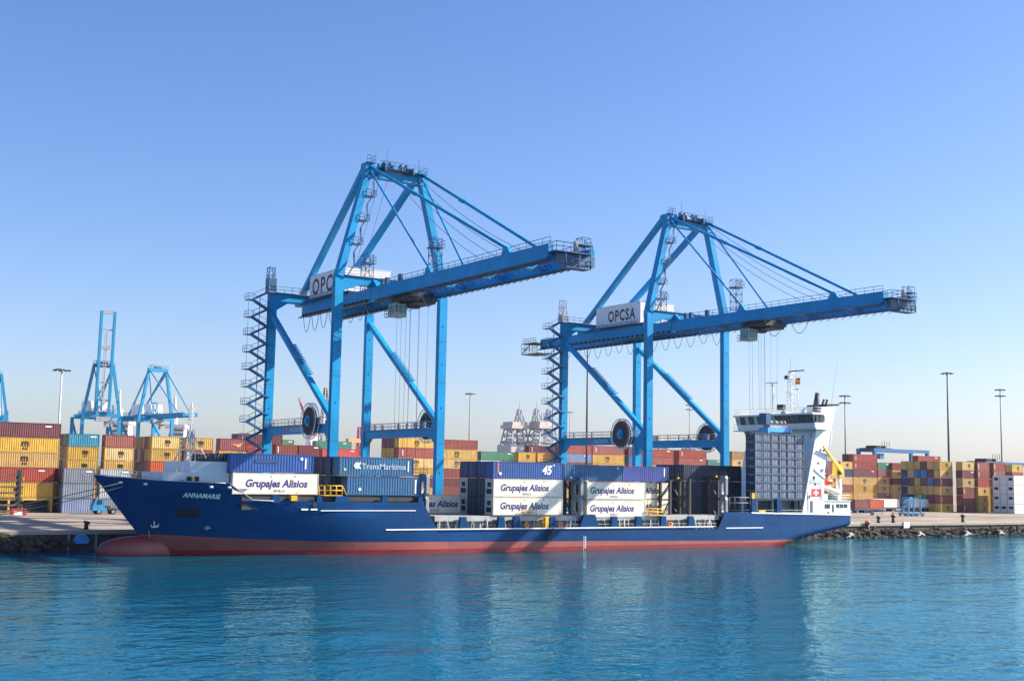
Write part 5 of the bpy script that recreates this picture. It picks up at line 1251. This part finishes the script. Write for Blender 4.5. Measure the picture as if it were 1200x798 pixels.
# ================================================================== FAR BACKGROUND
def far_crane(x, y, label, boom_up, rot=0, scale=1.0):
    root = thing('far_quay_crane', label, 'harbour crane', (x, y, QZ), 'distant quay cranes', rot); root.scale = (scale, scale, scale)
    w2, YL, G = 10, 26, 3.6
    for u in (-w2, w2):
        for yy in (0, YL):
            b = MB(); b.beam((u,yy,0),(u,yy,38),1.7,1.5); b.box(u-2.5,u+2.5,yy-.6,yy+.6,0,1.6); b.build('leg', FAR_BLUE, root)
        b = MB(); b.box(u-.7,u+.7,.8,YL-.8,14.5,16.2); b.build('portal_beam', FAR_BLUE, root)
        b = MB(); b.beam((u,YL-.5,36),(u,.6,17),1.0); b.build('diagonal_brace', FAR_BLUE, root)
        b = MB(); b.beam((u,0,38),(u*.52,0,66),1.5,1.5); b.build('mast_leg', FAR_BLUE, root)
        b = MB(); b.beam((u*.5,.5,66),(u*.36,YL+4,41),.8); b.build('backstay', FAR_BLUE, root)
        b = MB(); b.beam((u*.5,0,64),(-u*.36,YL*.5,41),.5); b.build('mast_brace', FAR_BLUE, root)
    b = MB(); b.box(-w2+.9,w2-.9,-.8,.8,37,39.5); b.build('cross_beam', FAR_BLUE, root); b = MB(); b.box(-w2+.9,w2-.9,YL-.8,YL+.8,37,39.5); b.build('cross_beam', FAR_BLUE, root)
    b = MB(); b.box(-5.8,5.8,-1,1,65,67); b.rail([(-5.8,-1,67),(5.8,-1,67)],1.6,1.5,.12); b.box(-2,2,-.8,.8,67,68); b.build('apex_beam', FAR_BLUE, root)
    for sg in (-1, 1):
        b = MB(); b.box(sg*G-.6,sg*G+.6,.5,YL+16,38.2,40.6); b.build('girder', FAR_BLUE, root)
        b = MB()
        if boom_up: b.beam((sg*G,-1.5,40),(sg*G,-4,96),1.3,2.0)
        else: b.box(sg*G-.6,sg*G+.6,-46,.4,38.2,40.4)
        b.build('boom_girder', FAR_BLUE, root)
    b = MB()
    for k in range(6):
        t = k/5
        if boom_up: b.beam((-G,-1.5-2.5*(.12+.87*t),40+56*(.12+.87*t)),(G,-1.5-2.5*(.12+.87*t),40+56*(.12+.87*t)),.7 if k not in (5,3) else 1.8)
        else: b.box(-G,G,-46+t*45,-45.2+t*45,38.6,40)
    if boom_up: b.beam((0,-2.2,45),(0,-3.6,86),.5); b.beam((-1,-2.2,45),(-1,-3.6,84),.3)
    b.build('boom_tie', STEEL if boom_up else FAR_BLUE, root)
    if not boom_up:
        for sg in (-1,1):
            b = MB(); b.tube([(sg*5,0,66),(sg*G,-38,40.3)],.35,5); b.build('forestay', FAR_BLUE, root)
    b = MB()
    for sg in (-1, 1):
        b.rail([(sg*G,.5,40.6),(sg*G,YL+15,40.6)],1.6,2.5,.12); b.rail([(sg*w2,1,16.2),(sg*w2,YL-1,16.2)],1.5,2.5,.12)
    b.build('walkway_railing', FAR_BLUE, root)
    for x_, y_, z_ in ((w2+1.5,YL,39),(-2,-3,40.7)): b = MB(); b.lattice((x_,y_,z_),(x_,y_,z_+6.5),2.3,2.0,3,.16); b.build('access_tower', FAR_BLUE, root)
    b = MB(); b.box(-6.5,6.5,6,20,40.8,46.5); b.build('machinery_house', WHITE, root)
    b = MB(); b.box(-4,4,-6,-2,35,37.5); b.box(1,3.4,-5,-2.6,32,35); b.build('trolley', STEEL, root)
    st = MB(); k = 0; z = 1
    while z < 38: 
        a, c = ((w2+1,w2+4) if k % 2 else (w2+4,w2+1)); st.beam((a,YL,z),(c,YL,z+2.4),.8,.35); z += 2.4; k += 1
    st.build('zigzag_stair', FAR_BLUE, root)
    return root
far_crane(174.5, 655, 'distant blue crane with its boom raised upright', True, R(-2), .94)
far_crane(203, 655, 'distant blue crane with lowered boom beside the raised one', False, R(6), .93)
far_crane(117.5, 640, 'distant blue crane cut off by the left edge', False, R(-6), .80)
# distant ships
def far_ship(x, y, L, label, hullc, rot):
    t = thing('distant_ship', label, 'ship', (x, y, 0), 'distant ships', rot)
    b = MB(); b.prism([(0,0),(L*.96,0),(L,13),(-L*.03,13)], 'y', -12, 12); b.build('hull', hullc, t)
    b = MB()
    for k in range(9): b.box(L*.1+k*.8, L*.1+16, -11+k*.3, 11-k*.3, 13+k*3.0, 15.6+k*3.0)
    b.box(L*.1+2, L*.1+17, -13, 13, 40, 42.5); b.box(L*.1+5,L*.1+10,-5,5,42.5,50); SS = b.build('superstructure', WHITE, t)
    b = MB()
    for k in range(9): b.box(L*.1-.3+k*.8+.8, L*.1+15.8, -11.1+k*.3, -10.95+k*.3, 14.0+k*3.0, 15.0+k*3.0)
    b.build('window_row', GLASS, SS)
    b = MB(); b.lattice((L*.1+8,0,50),(L*.1+8,0,62),2,1,4,.2); b.build('mast', WHITE, t)
    b = MB(); b.prism([(L*.35,13),(L*.9,13),(L*.88,21),(L*.37,22)], 'y', -11, 11); b.build('deck_cargo', STEEL, t)
far_ship(212, 820, 90, 'distant white ship behind the raised-boom crane', M('far_hull_grey', (.28,.28,.32), .6), R(-25))
far_ship(262, 860, 90, 'distant pale ship with white superstructure behind the lowered crane', M('far_hull_white', (.55,.55,.56), .6), R(-25))
# mobile harbour crane with red jib, grey mast
hc = thing('distant_red_crane', 'distant pinkish red jib crane between the left legs of the nearer crane', 'harbour crane', (334, 745, QZ))
b = MB(); b.lattice((0,0,0),(0,0,34),6,4,6,.35); b.build('tower', M('far_red_paint', (.5,.10,.12), .6), hc); b = MB(); b.beam((0,0,30),(-12,-4,56),1.8,1.8,.8,.8); b.build('jib', MATS['far_red_paint'], hc); b = MB(); b.box(-3,4,-3,3,26,32); b.build('cab', WHITE, hc)
hc = thing('distant_grey_mast', 'distant grey lattice mast left of the seaward crane leg', 'mast', (338, 735, QZ)); b = MB(); b.lattice((0,0,0),(0,0,63),9,1.5,9,.4); b.build('lattice', STEEL, hc); b = MB(); b.box(-2.5,2.5,-2.5,2.5,40,43); b.build('platform', WHITE, hc)
hc = thing('distant_orange_crane', 'distant yellow and red port crane between the two left cranes legs', 'harbour crane', (352, 720, QZ))
b = MB(); b.box(-5,12,-2,2,28,30.5); b.box(-4,-2,-2,2,0,28); b.box(9,11,-2,2,0,28); b.build('portal', M('far_yellow_paint', (.6,.36,.12), .6), hc); b = MB(); b.lattice((4,0,20),(4,0,38),3,2,4,.35); b.build('tower', MATS['far_red_paint'], hc)
# drilling derricks of moored drill ships
DRK = M('derrick_haze_grey', (.40,.40,.45), .6, .15); DRB = M('derrick_cladding', (.50,.45,.42), .6, .1)  # derrick grey paled in colour to stand in for distance haze
def derrick(x, y, top, label, spires, w0=24):
    t = thing('drilling_derrick', label, 'derrick', (x, y, 0), 'distant drilling derricks')
    hb_ = top-11; b = MB(); b.lattice((0,0,16),(0,0,hb_-8), w0, w0*.52, 6, .55); b.lattice((0,0,16),(0,0,hb_-8), w0*.6, w0*.35, 6, .4); b.build('tower', DRK, t)
    b = MB(); b.box(-w0*.43,w0*.43,-w0*.43,w0*.43,hb_-31,hb_-21); b.build('wind_wall', DRB, t)
    b = MB(); b.box(-w0*.36,w0*.36,-w0*.36,w0*.36,hb_-8,hb_-5); b.box(-w0*.3,w0*.3,-w0*.3,w0*.3,hb_-5,hb_-2.5); b.build('crown_platform', DRB, t)
    for sx in spires:
        b = MB(); b.lattice((sx,0,hb_-2.5),(sx,0,top-3),6,2.2,3,.4); b.tube([(sx,0,top-3),(sx,0,top+5)],.2,4); b.build('spire', DRK, t)
    b = MB(); b.box(-30,30,-14,14,0,16); b.build('ship_hull', M('derrick_hull', (.2,.2,.24), .6), t)
derrick(551, 834, 68, 'left distant drilling derrick with one spire', (4,))
derrick(571, 824, 68.5, 'second distant drilling derrick with two spires, behind the right crane stairs', (-6,6), 27)
derrick(712, 849, 62, 'distant drilling derrick beside the farther crane seaward leg', (), 22)
derrick(739, 832, 60, 'distant drilling derrick just left of the right cable reel', (), 23)
# yard gantry cranes
def rtg(x, y, span, h, label, rot, trolley=True):
    t = thing('yard_gantry_crane', label, 'gantry crane', (x, y, QZ), 'yard gantry cranes', rot); RB = M('gantry_blue', (.015,.13,.33), .5, .12)
    for yy in (0, 8):
        b = MB(); b.box(-.8,span+.8,yy-.5,yy+.5,h-1.25,h); b.build('top_girder', RB, t)
        for xx in (0, span): b = MB(); b.box(xx-.6,xx+.6,yy-.6,yy+.6,1.2,h-1.255); b.build('leg', RB, t)
    for xx in (0, span):
        b = MB(); b.box(xx-.5,xx+.5,-1.5,9.5,.9,1.8); bs = b.build('sill_beam', RB, t); b = MB()
        for yy in (-.8,.8,7.2,8.8): b.disc((xx,yy,.8),'x',.8,.6,14)
        b.build('wheel', BLACK, bs)
    tx = .02 if span < 40 else .02; span_, span = span, min(span, 32); b = MB(); b.box(span*tx,span*.3,-.5,8.5,h+.02,h+.25); b.box(span*.06,span*.15,1,6,h+.25,h+1.2); b.box(span*.17,span*.21,2,5,h+.25,h+.9); b.tube([(span*.24,1,h+.7),(span*.24,6,h+.7)],.5,8)
    for k in range(4): b.tube([(span*.14+k*1.4,0,h+.7),(span*.14+k*1.4,0,h+3)],.12,4)
    b.build('trolley', DARK, t); b = MB(); b.box(span*.12,span*.19,.4,2.4,h-4.0,h-1.9); b.build('operator_cab', M('gantry_cab', (.03,.2,.35), .4), t)
rtg(384.5, 327, 31.5, 22.0, 'blue yard gantry crane with dark trolley above the right stacks', R(0))
rtg(405, 292, 60, 17.3, 'long blue yard gantry beam at the right edge above the stacks', R(0))
# ================================================================== AIR
hz = bpy.data.materials.new('haze'); hz.use_nodes = True; ht = hz.node_tree; ht.nodes.clear()
ho = ht.nodes.new('ShaderNodeOutputMaterial'); hv = ht.nodes.new('ShaderNodeVolumePrincipled'); hv.inputs['Color'].default_value = (.62,.82,1,1); hv.inputs['Density'].default_value = .000045; hv.inputs['Anisotropy'].default_value = .3
ht.links.new(hv.outputs[0], ho.inputs['Volume'])
HAZE = True
if HAZE:
    b = MB(); b.box(-2600, 4600, -900, 6100, -5.5, 125); tag(b.build('haze', hz), None, None, kind='stuff')
print('containers', NCONT[0])
